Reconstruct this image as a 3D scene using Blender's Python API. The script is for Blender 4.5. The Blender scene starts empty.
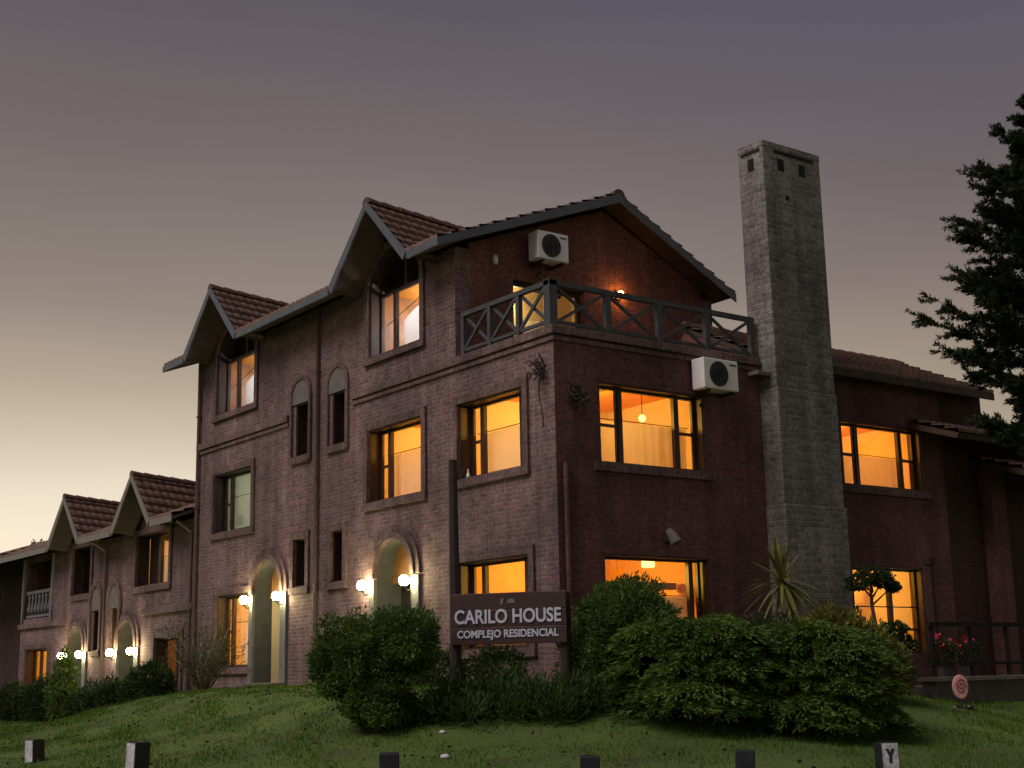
import bpy, bmesh, math, random
import numpy as np
from mathutils import Vector, Matrix
R = math.radians
random.seed(7)
rng = np.random.default_rng(11)
S = bpy.context.scene
COL = S.collection

# ------------------------------------------------------------------ camera
cam_d = bpy.data.cameras.new('camera')
cam = bpy.data.objects.new('camera', cam_d)
COL.objects.link(cam)
YAW, PITCH, ROLL = 0.931726578, 0.206896413, -0.020445667
fw = Vector((-math.sin(YAW) * math.cos(PITCH), math.cos(YAW) * math.cos(PITCH), math.sin(PITCH)))
rt = Vector((math.cos(YAW), math.sin(YAW), 0))
up = rt.cross(fw)
r2 = rt * math.cos(ROLL) + up * math.sin(ROLL)
u2 = -rt * math.sin(ROLL) + up * math.cos(ROLL)
cam.matrix_world = Matrix(((r2.x, u2.x, -fw.x, 17.8283), (r2.y, u2.y, -fw.y, -14.1324), (r2.z, u2.z, -fw.z, 0.0223), (0, 0, 0, 1)))
cam_d.sensor_width = 36
cam_d.lens = 1383.0 / 1024 * 36
cam_d.clip_end = 3000
cam_d.clip_start = 0.1
S.camera = cam

# ------------------------------------------------------------------ sky
GLOW = Vector((-0.97, 0.24, 0)).normalized()
w = bpy.data.worlds.new('World')
S.world = w
w.use_nodes = True
nt = w.node_tree
N, Lk = nt.nodes, nt.links
N.clear()
out = N.new('ShaderNodeOutputWorld')
bg = N.new('ShaderNodeBackground')
bg.inputs[1].default_value = 1.0
tc = N.new('ShaderNodeTexCoord')
sep = N.new('ShaderNodeSeparateXYZ')
Lk.new(tc.outputs['Generated'], sep.inputs[0])
def ramp(stops):
    r = N.new('ShaderNodeValToRGB')
    el = r.color_ramp.elements
    while len(el) > 1: el.remove(el[0])
    el[0].position = stops[0][0]; el[0].color = (*stops[0][1], 1)
    for p, c in stops[1:]:
        e = el.new(p); e.color = (*c, 1)
    Lk.new(sep.outputs['Z'], r.inputs[0])
    return r
rg = ramp([(0.0, (.95, .87, .68)), (.10, (.86, .77, .615)), (.14, (.70, .615, .49)), (.20, (.43, .345, .26)), (.26, (.26, .211, .178)), (.37, (.163, .126, .121)), (.45, (.115, .092, .098)), (.52, (.085, .078, .092)), (1, (.09, .095, .13))])
ra = ramp([(0.0, (.50, .42, .31)), (.12, (.42, .35, .26)), (.18, (.32, .26, .19)), (.22, (.285, .22, .17)), (.265, (.20, .152, .140)), (.33, (.14, .110, .115)), (.39, (.112, .092, .110)), (.45, (.086, .076, .108)), (1, (.09, .095, .13))])
dt = N.new('ShaderNodeVectorMath'); dt.operation = 'DOT_PRODUCT'
Lk.new(tc.outputs['Generated'], dt.inputs[0]); dt.inputs[1].default_value = GLOW
mr = N.new('ShaderNodeMapRange'); mr.interpolation_type = 'SMOOTHSTEP'
Lk.new(dt.outputs['Value'], mr.inputs[0])
mr.inputs[1].default_value = 0.66; mr.inputs[2].default_value = 0.99
mx = N.new('ShaderNodeMix'); mx.data_type = 'RGBA'
Lk.new(mr.outputs[0], mx.inputs[0]); Lk.new(ra.outputs[0], mx.inputs[6]); Lk.new(rg.outputs[0], mx.inputs[7])
# thin streaks of cloud
nz = N.new('ShaderNodeTexNoise'); nz.inputs['Scale'].default_value = 2.2; nz.inputs['Detail'].default_value = 3
mp = N.new('ShaderNodeMapping'); mp.inputs['Scale'].default_value = (1, 1, 4.5)
Lk.new(tc.outputs['Generated'], mp.inputs[0]); Lk.new(mp.outputs[0], nz.inputs['Vector'])
mr2 = N.new('ShaderNodeMapRange'); Lk.new(nz.outputs[0], mr2.inputs[0])
mr2.inputs[1].default_value = .3; mr2.inputs[2].default_value = .7; mr2.inputs[3].default_value = .94; mr2.inputs[4].default_value = 1.06
sc = N.new('ShaderNodeVectorMath'); sc.operation = 'SCALE'
Lk.new(mx.outputs[2], sc.inputs[0]); Lk.new(mr2.outputs[0], sc.inputs['Scale'])
sky = N.new('ShaderNodeTexSky'); sky.sky_type = 'NISHITA'; sky.sun_disc = False
sky.sun_elevation = R(-1.0); sky.sun_rotation = math.atan2(GLOW.x, GLOW.y)
sk = N.new('ShaderNodeVectorMath'); sk.operation = 'SCALE'; sk.inputs['Scale'].default_value = 0.05
Lk.new(sky.outputs[0], sk.inputs[0])
ad = N.new('ShaderNodeVectorMath'); ad.operation = 'ADD'
Lk.new(sc.outputs[0], ad.inputs[0]); Lk.new(sk.outputs[0], ad.inputs[1])
Lk.new(ad.outputs[0], bg.inputs[0]); Lk.new(bg.outputs[0], out.inputs[0])

# ------------------------------------------------------------------ after-glow as one very soft sun
sun_d = bpy.data.lights.new('sun', 'SUN')
sun_d.energy = 1.9; sun_d.angle = R(35); sun_d.color = (1.0, .85, .82)
sun = bpy.data.objects.new('sun', sun_d); COL.objects.link(sun)
sun.rotation_euler = Vector((0.02, 0.64, -0.76)).to_track_quat('-Z', 'Y').to_euler()

S.view_settings.view_transform = 'Standard'
S.view_settings.look = 'None'
S.view_settings.exposure = 0.0
S.view_settings.gamma = 1.0
S.cycles.use_denoising = True
S.cycles.max_bounces = 6
S.cycles.transparent_max_bounces = 12

# ------------------------------------------------------------------ helpers
def new_mat(name):
    m = bpy.data.materials.new(name); m.use_nodes = True
    return m, m.node_tree.nodes, m.node_tree.links, m.node_tree.nodes['Principled BSDF']

def simple(name, col, rough=.7, var=.25, scale=6.0, metal=0.0, bump=0.0, col2=None, detail=4):
    m, n, l, b = new_mat(name)
    t = n.new('ShaderNodeTexCoord')
    z = n.new('ShaderNodeTexNoise'); z.inputs['Scale'].default_value = scale; z.inputs['Detail'].default_value = detail
    l.new(t.outputs['Object'], z.inputs['Vector'])
    c = n.new('ShaderNodeValToRGB')
    c.color_ramp.elements[0].position = .3; c.color_ramp.elements[1].position = .7
    a = col2 or tuple(x * (1 - var) for x in col)
    d = col if col2 else tuple(min(1, x * (1 + var)) for x in col)
    c.color_ramp.elements[0].color = (*a, 1); c.color_ramp.elements[1].color = (*d, 1)
    l.new(z.outputs[0], c.inputs[0]); l.new(c.outputs[0], b.inputs['Base Color'])
    b.inputs['Roughness'].default_value = rough; b.inputs['Metallic'].default_value = metal
    if bump:
        bp = n.new('ShaderNodeBump'); bp.inputs['Strength'].default_value = bump; bp.inputs['Distance'].default_value = .02
        l.new(z.outputs[0], bp.inputs['Height']); l.new(bp.outputs[0], b.inputs['Normal'])
    return m

def wall_coords(n, l):
    """(along the wall, height, 0) from object coordinates and the wall's own normal"""
    t = n.new('ShaderNodeTexCoord'); s = n.new('ShaderNodeSeparateXYZ'); l.new(t.outputs['Object'], s.inputs[0])
    g = n.new('ShaderNodeNewGeometry'); s2 = n.new('ShaderNodeSeparateXYZ'); l.new(g.outputs['True Normal'], s2.inputs[0])
    ab = n.new('ShaderNodeMath'); ab.operation = 'ABSOLUTE'; l.new(s2.outputs['X'], ab.inputs[0])
    gt = n.new('ShaderNodeMath'); gt.operation = 'GREATER_THAN'; gt.inputs[1].default_value = .6; l.new(ab.outputs[0], gt.inputs[0])
    mi = n.new('ShaderNodeMix'); l.new(gt.outputs[0], mi.inputs[0]); l.new(s.outputs['X'], mi.inputs[2]); l.new(s.outputs['Y'], mi.inputs[3])
    cb = n.new('ShaderNodeCombineXYZ'); l.new(mi.outputs[0], cb.inputs[0]); l.new(s.outputs['Z'], cb.inputs[1])
    return t, cb

def masonry(name, c1, c2, cm, bw, bh, mortar, lime, limecol, bump=.6, rough=.9):
    m, n, l, b = new_mat(name)
    t, cb = wall_coords(n, l)
    # wobble the courses a little
    nz = n.new('ShaderNodeTexNoise'); nz.inputs['Scale'].default_value = 1.3; nz.inputs['Detail'].default_value = 2
    l.new(t.outputs['Object'], nz.inputs['Vector'])
    wv = n.new('ShaderNodeVectorMath'); wv.operation = 'MULTIPLY_ADD'; wv.inputs[1].default_value = (.05, .035, 0)
    l.new(nz.outputs['Color'], wv.inputs[0]); l.new(cb.outputs[0], wv.inputs[2])
    br = n.new('ShaderNodeTexBrick'); l.new(wv.outputs[0], br.inputs['Vector'])
    br.inputs['Scale'].default_value = 1; br.inputs['Brick Width'].default_value = bw; br.inputs['Row Height'].default_value = bh
    br.inputs['Mortar Size'].default_value = mortar; br.inputs['Mortar Smooth'].default_value = .35; br.inputs['Bias'].default_value = -.1
    br.inputs['Color1'].default_value = (*c1, 1); br.inputs['Color2'].default_value = (*c2, 1); br.inputs['Mortar'].default_value = (*cm, 1)
    n2 = n.new('ShaderNodeTexNoise'); n2.inputs['Scale'].default_value = 3.2; n2.inputs['Detail'].default_value = 7; n2.inputs['Roughness'].default_value = .68
    l.new(t.outputs['Object'], n2.inputs['Vector'])
    mr = n.new('ShaderNodeMapRange'); l.new(n2.outputs[0], mr.inputs[0]); mr.inputs[1].default_value = .42; mr.inputs[2].default_value = .70; mr.inputs[4].default_value = lime
    mi = n.new('ShaderNodeMix'); mi.data_type = 'RGBA'; l.new(mr.outputs[0], mi.inputs[0]); l.new(br.outputs[0], mi.inputs[6]); mi.inputs[7].default_value = (*limecol, 1)
    n3 = n.new('ShaderNodeTexNoise'); n3.inputs['Scale'].default_value = .55; n3.inputs['Detail'].default_value = 5
    l.new(t.outputs['Object'], n3.inputs['Vector'])
    m3 = n.new('ShaderNodeMapRange'); l.new(n3.outputs[0], m3.inputs[0]); m3.inputs[1].default_value = .3; m3.inputs[2].default_value = .7; m3.inputs[3].default_value = .62; m3.inputs[4].default_value = 1.28
    n5 = n.new('ShaderNodeTexNoise'); n5.inputs['Scale'].default_value = 14; n5.inputs['Detail'].default_value = 3
    l.new(t.outputs['Object'], n5.inputs['Vector'])
    m5 = n.new('ShaderNodeMapRange'); l.new(n5.outputs[0], m5.inputs[0]); m5.inputs[1].default_value = .3; m5.inputs[2].default_value = .7; m5.inputs[3].default_value = .64; m5.inputs[4].default_value = 1.34
    mp6 = n.new('ShaderNodeMapping'); mp6.inputs['Scale'].default_value = (2.6, 2.6, .16); l.new(t.outputs['Object'], mp6.inputs[0])
    n6 = n.new('ShaderNodeTexNoise'); n6.inputs['Scale'].default_value = 1.4; n6.inputs['Detail'].default_value = 5; l.new(mp6.outputs[0], n6.inputs['Vector'])
    m6 = n.new('ShaderNodeMapRange'); l.new(n6.outputs[0], m6.inputs[0]); m6.inputs[1].default_value = .35; m6.inputs[2].default_value = .65; m6.inputs[3].default_value = .74; m6.inputs[4].default_value = 1.14
    mu0 = n.new('ShaderNodeMath'); mu0.operation = 'MULTIPLY'; l.new(m3.outputs[0], mu0.inputs[0]); l.new(m6.outputs[0], mu0.inputs[1]); m3 = mu0
    mu = n.new('ShaderNodeMath'); mu.operation = 'MULTIPLY'; l.new(m3.outputs[0], mu.inputs[0]); l.new(m5.outputs[0], mu.inputs[1])
    vs = n.new('ShaderNodeVectorMath'); vs.operation = 'SCALE'; l.new(mi.outputs[2], vs.inputs[0]); l.new(mu.outputs[0], vs.inputs['Scale'])
    l.new(vs.outputs[0], b.inputs['Base Color']); b.inputs['Roughness'].default_value = rough
    ad = n.new('ShaderNodeMath'); ad.operation = 'MULTIPLY_ADD'; ad.inputs[1].default_value = -1; l.new(br.outputs['Fac'], ad.inputs[0]); l.new(n2.outputs[0], ad.inputs[2])
    bp = n.new('ShaderNodeBump'); bp.inputs['Strength'].default_value = bump; bp.inputs['Distance'].default_value = .02
    l.new(ad.outputs[0], bp.inputs['Height']); l.new(bp.outputs[0], b.inputs['Normal'])
    return m

def leaf_mat(name, c1, c2, scale=2.5, trans=.3):
    m = bpy.data.materials.new(name); m.use_nodes = True
    n, l = m.node_tree.nodes, m.node_tree.links; n.clear()
    o = n.new('ShaderNodeOutputMaterial'); t = n.new('ShaderNodeTexCoord')
    z = n.new('ShaderNodeTexNoise'); z.inputs['Scale'].default_value = scale; z.inputs['Detail'].default_value = 4
    l.new(t.outputs['Object'], z.inputs['Vector'])
    g = n.new('ShaderNodeNewGeometry')
    a = n.new('ShaderNodeMath'); a.operation = 'MULTIPLY_ADD'; a.inputs[1].default_value = .45; l.new(g.outputs['Random Per Island'], a.inputs[0])
    s = n.new('ShaderNodeMath'); s.operation = 'SUBTRACT'; l.new(z.outputs[0], s.inputs[0]); s.inputs[1].default_value = .22; l.new(s.outputs[0], a.inputs[2])
    c = n.new('ShaderNodeValToRGB'); c.color_ramp.elements[0].position = .25; c.color_ramp.elements[1].position = .8
    c.color_ramp.elements[0].color = (*c1, 1); c.color_ramp.elements[1].color = (*c2, 1); l.new(a.outputs[0], c.inputs[0])
    d = n.new('ShaderNodeBsdfPrincipled'); d.inputs['Roughness'].default_value = .7; d.inputs['Specular IOR Level'].default_value = .18; l.new(c.outputs[0], d.inputs['Base Color'])
    tr = n.new('ShaderNodeBsdfTranslucent'); l.new(c.outputs[0], tr.inputs[0])
    mi = n.new('ShaderNodeMixShader'); mi.inputs[0].default_value = trans; l.new(d.outputs[0], mi.inputs[1]); l.new(tr.outputs[0], mi.inputs[2])
    l.new(mi.outputs[0], o.inputs[0])
    return m

def glow_mat(name, col, st):
    m = bpy.data.materials.new(name); m.use_nodes = True
    n, l = m.node_tree.nodes, m.node_tree.links; n.clear()
    o = n.new('ShaderNodeOutputMaterial'); e = n.new('ShaderNodeEmission')
    e.inputs[0].default_value = (*col, 1); e.inputs[1].default_value = st; l.new(e.outputs[0], o.inputs[0])
    return m

def glass_mat():
    m = bpy.data.materials.new('window_glass'); m.use_nodes = True
    n, l = m.node_tree.nodes, m.node_tree.links; n.clear()
    o = n.new('ShaderNodeOutputMaterial'); t = n.new('ShaderNodeBsdfTransparent'); t.inputs[0].default_value = (.95, .96, .95, 1)
    g = n.new('ShaderNodeBsdfGlossy'); g.inputs['Roughness'].default_value = .02
    lw = n.new('ShaderNodeLayerWeight'); lw.inputs[0].default_value = .5
    pw_ = n.new('ShaderNodeMath'); pw_.operation = 'POWER'; pw_.inputs[1].default_value = 4.0; l.new(lw.outputs['Facing'], pw_.inputs[0])
    f = n.new('ShaderNodeMath'); f.operation = 'MULTIPLY_ADD'; f.inputs[1].default_value = .7; f.inputs[2].default_value = .03; l.new(pw_.outputs[0], f.inputs[0])
    z = n.new('ShaderNodeTexNoise'); z.inputs['Scale'].default_value = .8
    tc = n.new('ShaderNodeTexCoord'); l.new(tc.outputs['Object'], z.inputs['Vector'])
    bp = n.new('ShaderNodeBump'); bp.inputs['Strength'].default_value = .03; l.new(z.outputs[0], bp.inputs['Height']); l.new(bp.outputs[0], g.inputs['Normal'])
    mi = n.new('ShaderNodeMixShader'); l.new(f.outputs[0], mi.inputs[0]); l.new(t.outputs[0], mi.inputs[1]); l.new(g.outputs[0], mi.inputs[2]); l.new(mi.outputs[0], o.inputs[0])
    return m

def cloth_mat(name, col, tr=.38):
    m = bpy.data.materials.new(name); m.use_nodes = True
    n, l = m.node_tree.nodes, m.node_tree.links; n.clear()
    o = n.new('ShaderNodeOutputMaterial'); d = n.new('ShaderNodeBsdfDiffuse'); t = n.new('ShaderNodeBsdfTranslucent')
    d.inputs[0].default_value = (*col, 1); t.inputs[0].default_value = (*col, 1)
    mi = n.new('ShaderNodeMixShader'); mi.inputs[0].default_value = tr
    l.new(d.outputs[0], mi.inputs[1]); l.new(t.outputs[0], mi.inputs[2]); l.new(mi.outputs[0], o.inputs[0])
    return m

M = {}
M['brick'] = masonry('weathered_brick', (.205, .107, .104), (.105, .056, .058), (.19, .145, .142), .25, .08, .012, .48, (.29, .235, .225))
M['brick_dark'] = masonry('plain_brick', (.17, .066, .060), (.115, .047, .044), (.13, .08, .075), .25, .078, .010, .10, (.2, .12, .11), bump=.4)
M['brick_red'] = masonry('red_brick', (.25, .09, .076), (.18, .066, .057), (.15, .085, .08), .25, .078, .010, .14, (.26, .15, .13), bump=.4)
M['stone'] = masonry('chimney_stone', (.235, .222, .205), (.12, .116, .112), (.26, .248, .23), .30, .11, .017, .35, (.30, .285, .26), bump=1.2)
M['trim'] = masonry('trim_brick', (.14, .078, .072), (.095, .052, .05), (.15, .11, .105), .08, .25, .012, .3, (.27, .2, .185))
M['band'] = masonry('band_brick', (.17, .10, .092), (.115, .067, .063), (.17, .13, .125), .12, .5, .012, .3, (.3, .23, .21))
M['tile'] = simple('roof_tile', (.23, .130, .098), .75, scale=5, col2=(.10, .064, .052), bump=.2)
M['ridge_tile'] = simple('ridge_tile', (.15, .065, .045), .8, scale=7, col2=(.06, .04, .03))
M['fascia'] = simple('fascia_paint', (.10, .118, .14), .5, .15, 3)
M['fascia_wing'] = simple('fascia_paint_grey', (.19, .18, .165), .55, .15, 3)
M['soffit'] = simple('soffit_boards', (.05, .035, .028), .8, .3, 4)
M['frame'] = simple('dark_window_wood', (.045, .026, .018), .45, .25, 9)
M['glass'] = glass_mat()
M['curtain'] = cloth_mat('curtain_cloth', (.84, .76, .56))
M['curtain_white'] = cloth_mat('white_curtain_cloth', (.86, .87, .88), .4)
M['stucco'] = simple('grey_stucco', (.155, .14, .13), .9, .18, 5, bump=.2)
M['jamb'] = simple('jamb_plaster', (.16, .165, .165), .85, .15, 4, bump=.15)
M['niche'] = simple('niche_plaster', (.085, .09, .085), .9, .2, 4)  # darker copy of the jamb plaster, shade painted into the door recess
M['orange_wood'] = simple('honey_wood', (.34, .16, .05), .5, .25, 5)
M['door'] = simple('door_wood', (.035, .028, .022), .5, .3, 8)
M['room'] = simple('room_paint', (.80, .66, .42), .8, .06, 2)
M['room_orange'] = simple('room_paint_orange', (.74, .36, .055), .8, .1, 2)
M['room_pale'] = simple('room_paint_pale', (.68, .70, .62), .8, .06, 2)
M['ceiling'] = simple('room_ceiling_wood', (.80, .33, .045), .7, .08, 2)
M['furniture'] = simple('furniture_wood', (.16, .075, .03), .6, .3, 5)
M['pipe'] = simple('downpipe_paint', (.09, .055, .05), .5, .2, 4)
M['rail'] = simple('railing_wood', (.060, .068, .076), .6, .25, 6)
M['ac'] = simple('ac_enamel', (.86, .87, .86), .35, .06, 3)
M['ac_dark'] = simple('ac_grille', (.055, .06, .065), .5, .2, 9)
M['white_cover'] = simple('white_cover', (.85, .86, .84), .3, .03, 3)
M['black'] = simple('flat_black', (.012, .011, .011), 1.0, .1, 3)  # solid black painted in for hole shade on the chimney, also porch railing
M['metal'] = simple('dark_iron', (.04, .04, .042), .45, .2, 9, metal=.6)
M['lamp_glow'] = glow_mat('lamp_globe', (1.0, .84, .44), 140)
M['orange_glow'] = glow_mat('orange_bulb', (1.0, .40, .07), 70)
M['pendant_glow'] = glow_mat('pendant_shade', (1.0, .55, .14), 4)
M['annexe_brick'] = masonry('darkest_brick', (.06, .024, .021), (.042, .018, .016), (.05, .032, .028), .25, .078, .010, .08, (.1, .07, .06), bump=.4)  # same brick pattern in a much darker tone than the house walls
M['sign_wood'] = simple('sign_wood', (.040, .018, .016), .55, .3, 5)
M['sign_letter'] = simple('letter_paint', (.52, .56, .66), .5, .1, 5)
M['log'] = simple('post_log', (.028, .018, .015), .8, .35, 6, bump=.3)
M['bollard'] = simple('bollard_black', (.012, .013, .018), .55, .4, 9)
M['bollard_face'] = simple('bollard_whitewash', (.50, .51, .55), .8, .45, 14)
M['bark'] = simple('bark', (.085, .06, .042), .9, .35, 9, bump=.5)
M['bark_pale'] = simple('pale_bark', (.19, .155, .11), .9, .3, 9, bump=.4)
M['pink'] = simple('pink_ceramic', (.56, .30, .27), .55, .2, 12)
M['pink_dark'] = simple('pink_ceramic_relief', (.33, .12, .11), .55, .2, 12)
M['flower'] = simple('red_flower', (.50, .03, .06), .6, .3, 9)
M['concrete'] = simple('porch_concrete', (.075, .066, .06), .9, .2, 5, bump=.2)
M['coping'] = simple('pale_coping', (.17, .145, .135), .8, .2, 5)
M['stone_pale'] = simple('pale_rock', (.62, .62, .64), .8, .2, 7)
M['asphalt'] = simple('asphalt', (.05, .05, .052), .9, .25, 14, bump=.2)
M['leaf_bush'] = leaf_mat('bush_leaf', (.04, .085, .020), (.15, .24, .05))
M['leaf_dark'] = leaf_mat('dark_leaf', (.018, .035, .014), (.05, .085, .026))
M['leaf_juniper'] = leaf_mat('juniper_leaf', (.035, .085, .016), (.155, .235, .040), 1.6)
M['leaf_yellow'] = leaf_mat('yellow_leaf', (.07, .10, .025), (.26, .25, .05), 3)
M['leaf_ground'] = leaf_mat('ground_cover_leaf', (.03, .062, .016), (.09, .15, .036), 2)
M['leaf_conifer'] = leaf_mat('conifer_needle', (.018, .032, .016), (.05, .072, .03), 2, .15)
M['leaf_yucca'] = leaf_mat('yucca_blade', (.075, .10, .03), (.22, .22, .065), 2, .2)
M['leaf_grey'] = leaf_mat('olive_leaf', (.05, .065, .03), (.14, .15, .075), 2)
M['vine'] = leaf_mat('dry_creeper', (.035, .028, .020), (.10, .085, .06), 3, .1)
M['grass_blade'] = leaf_mat('grass_blade', (.048, .110, .010), (.118, .215, .022), .5, .3)

def tag(o, label=None, cat=None, group=None, kind=None):
    if label: o['label'] = label
    if cat: o['category'] = cat
    if group: o['group'] = group
    if kind: o['kind'] = kind
    return o

def empty(name, loc, label, cat, group=None):
    o = bpy.data.objects.new(name, None); COL.objects.link(o); o.location = loc
    o.empty_display_size = .2
    return tag(o, label, cat, group)

def wloc(o):
    v = Vector((0, 0, 0))
    while o is not None:
        v += o.location; o = o.parent
    return v

class MB:
    def __init__(s): s.v = []; s.f = []
    def add(s, vs, fs):
        k = len(s.v); s.v += [tuple(p) for p in vs]; s.f += [tuple(i + k for i in f) for f in fs]; return s
    def hexa(s, a):
        return s.add(a, [(0, 3, 2, 1), (4, 5, 6, 7), (0, 1, 5, 4), (1, 2, 6, 5), (2, 3, 7, 6), (3, 0, 4, 7)])
    def box(s, x0, x1, y0, y1, z0, z1):
        return s.hexa([(x0, y0, z0), (x1, y0, z0), (x1, y1, z0), (x0, y1, z0), (x0, y0, z1), (x1, y0, z1), (x1, y1, z1), (x0, y1, z1)])
    def fbox(s, F, u0, u1, v0, v1, d0, d1):
        return s.hexa([F(u0, v0, d0), F(u1, v0, d0), F(u1, v0, d1), F(u0, v0, d1), F(u0, v1, d0), F(u1, v1, d0), F(u1, v1, d1), F(u0, v1, d1)])
    def prism(s, F, poly, d0, d1):
        n = len(poly)
        vs = [F(u, v, d0) for u, v in poly] + [F(u, v, d1) for u, v in poly]
        return s.add(vs, [tuple(range(n)), tuple(range(2 * n - 1, n - 1, -1))] + [(i, (i + 1) % n, (i + 1) % n + n, i + n) for i in range(n)])
    def ring(s, F, inner, outer, d0, d1, closed=False):
        """band between two matching polylines, extruded from d0 to d1"""
        n = len(inner)
        vs = [F(*p, d0) for p in inner] + [F(*p, d0) for p in outer] + [F(*p, d1) for p in inner] + [F(*p, d1) for p in outer]
        fs = []
        for i in range(n if closed else n - 1):
            j = (i + 1) % n
            fs += [(i, j, n + j, n + i), (2 * n + i, 3 * n + i, 3 * n + j, 2 * n + j), (i, 2 * n + i, 2 * n + j, j), (n + i, n + j, 3 * n + j, 3 * n + i)]
        if not closed:
            for i in (0, n - 1): fs.append((i, n + i, 3 * n + i, 2 * n + i))
        return s.add(vs, fs)
    def tube(s, pts, rad, seg=8, caps=True):
        pts = [Vector(p) for p in pts]
        rads = rad if isinstance(rad, (list, tuple)) else [rad] * len(pts)
        vs = []; prev = None
        for i, p in enumerate(pts):
            d = (pts[min(i + 1, len(pts) - 1)] - pts[max(i - 1, 0)]).normalized()
            a = d.orthogonal().normalized() if prev is None else (prev - d * prev.dot(d)).normalized()
            prev = a; b = d.cross(a)
            for k in range(seg):
                t = 2 * math.pi * k / seg
                vs.append(p + (a * math.cos(t) + b * math.sin(t)) * rads[i])
        fs = [(i * seg + k, i * seg + (k + 1) % seg, (i + 1) * seg + (k + 1) % seg, (i + 1) * seg + k) for i in range(len(pts) - 1) for k in range(seg)]
        if caps: fs += [tuple(range(seg - 1, -1, -1)), tuple(range((len(pts) - 1) * seg, len(pts) * seg))]
        return s.add(vs, fs)
    def beam(s, p, q, wd, ht, side):
        """rectangular bar from p to q; side = direction of its width"""
        p, q, sd = Vector(p), Vector(q), Vector(side).normalized()
        up = sd.cross((q - p).normalized()) * ht / 2; sd = sd * wd / 2
        return s.hexa([p - sd - up, p + sd - up, p + sd + up, p - sd + up, q - sd - up, q + sd - up, q + sd + up, q - sd + up])
    def ball(s, c, r, seg=14, rings=9, sq=(1, 1, 1)):
        vs = [(c[0], c[1], c[2] + r * sq[2])]
        for i in range(1, rings):
            t = math.pi * i / rings
            for k in range(seg):
                a = 2 * math.pi * k / seg
                vs.append((c[0] + r * sq[0] * math.sin(t) * math.cos(a), c[1] + r * sq[1] * math.sin(t) * math.sin(a), c[2] + r * sq[2] * math.cos(t)))
        vs.append((c[0], c[1], c[2] - r * sq[2]))
        fs = [(0, 1 + k, 1 + (k + 1) % seg) for k in range(seg)]
        for i in range(rings - 2):
            for k in range(seg):
                a = 1 + i * seg; fs.append((a + k, a + seg + k, a + seg + (k + 1) % seg, a + (k + 1) % seg))
        a = 1 + (rings - 2) * seg; e = len(vs) - 1
        fs += [(e, a + (k + 1) % seg, a + k) for k in range(seg)]
        return s.add(vs, fs)
    def build(s, name, mat, parent=None, smooth=False, bevel=0):
        o = link_mesh(name, s.v, s.f, mat, parent)
        if smooth: o.data.polygons.foreach_set('use_smooth', [True] * len(o.data.polygons))
        if bevel:
            b = o.modifiers.new('edge', 'BEVEL'); b.width = bevel; b.segments = 2; b.limit_method = 'ANGLE'
        return o

def link_mesh(name, v, f, mat, parent=None, loc=None):
    off = wloc(parent) if parent is not None else Vector(loc or (0, 0, 0))
    me = bpy.data.meshes.new(name)
    me.from_pydata([(p[0] - off.x, p[1] - off.y, p[2] - off.z) for p in v], [], f)
    bm = bmesh.new(); bm.from_mesh(me); bmesh.ops.recalc_face_normals(bm, faces=bm.faces); bm.to_mesh(me); bm.free()
    me.materials.append(mat)
    o = bpy.data.objects.new(name, me); COL.objects.link(o)
    if parent is not None: o.parent = parent
    elif loc: o.location = loc
    return o

def np_mesh(name, v, quads, mat, parent=None, loc=(0, 0, 0)):
    off = np.array(wloc(parent) if parent is not None else loc)
    v = (np.asarray(v) - off).astype(np.float32); q = np.asarray(quads, np.int32)
    me = bpy.data.meshes.new(name); k = q.shape[1]
    me.vertices.add(len(v)); me.vertices.foreach_set('co', v.ravel())
    me.loops.add(q.size); me.loops.foreach_set('vertex_index', q.ravel())
    me.polygons.add(len(q)); me.polygons.foreach_set('loop_start', np.arange(0, q.size, k, dtype=np.int32))
    me.update(calc_edges=True); me.materials.append(mat)
    o = bpy.data.objects.new(name, me); COL.objects.link(o)
    if parent is not None: o.parent = parent
    else: o.location = loc
    return o

FL = lambda u, v, d: (u, -d, v)            # facade facing -y
FR = lambda u, v, d: (d, u, v)             # facade facing +x
FG = lambda u, v, d: (-2.93 + d, u, v)     # set-back gable facing +x

def solid_wall(name, F, outer, holes, th, mat, parent):
    bm = bmesh.new(); edges = []
    for lp in [outer] + holes:
        vs = [bm.verts.new(F(u, v, 0)) for u, v in lp]
        edges += [bm.edges.new((vs[i], vs[(i + 1) % len(vs)])) for i in range(len(vs))]
    bmesh.ops.triangle_fill(bm, edges=edges, use_beauty=True)
    r = bmesh.ops.extrude_face_region(bm, geom=bm.faces[:])
    dv = Vector(F(0, 0, -th)) - Vector(F(0, 0, 0))
    bmesh.ops.translate(bm, verts=[g for g in r['geom'] if isinstance(g, bmesh.types.BMVert)], vec=dv)
    bmesh.ops.recalc_face_normals(bm, faces=bm.faces[:])
    off = wloc(parent); bmesh.ops.translate(bm, verts=bm.verts[:], vec=-off)
    me = bpy.data.meshes.new(name); bm.to_mesh(me); bm.free(); me.materials.append(mat)
    o = bpy.data.objects.new(name, me); COL.objects.link(o); o.parent = parent
    return o

def arch_pts(u0, u1, spring, rise, n=12, pointed=0.0):
    """points along an arch from (u1, spring) over the top to (u0, spring)"""
    c, h = (u0 + u1) / 2, (u1 - u0) / 2
    r = []
    for i in range(n + 1):
        t = math.pi * i / n
        y = math.sin(t) ** (1 - .35 * pointed) if pointed else math.sin(t)
        r.append((c + h * math.cos(t) * (1 - .12 * pointed * math.sin(t)), spring + rise * y))
    return r

def arch_hole(u0, u1, v0, spring, rise, pointed=0.0, n=12):
    return [(u0, v0), (u1, v0)] + arch_pts(u0, u1, spring, rise, n, pointed)

def rect(u0, u1, v0, v1): return [(u0, v0), (u1, v0), (u1, v1), (u0, v1)]

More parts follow.
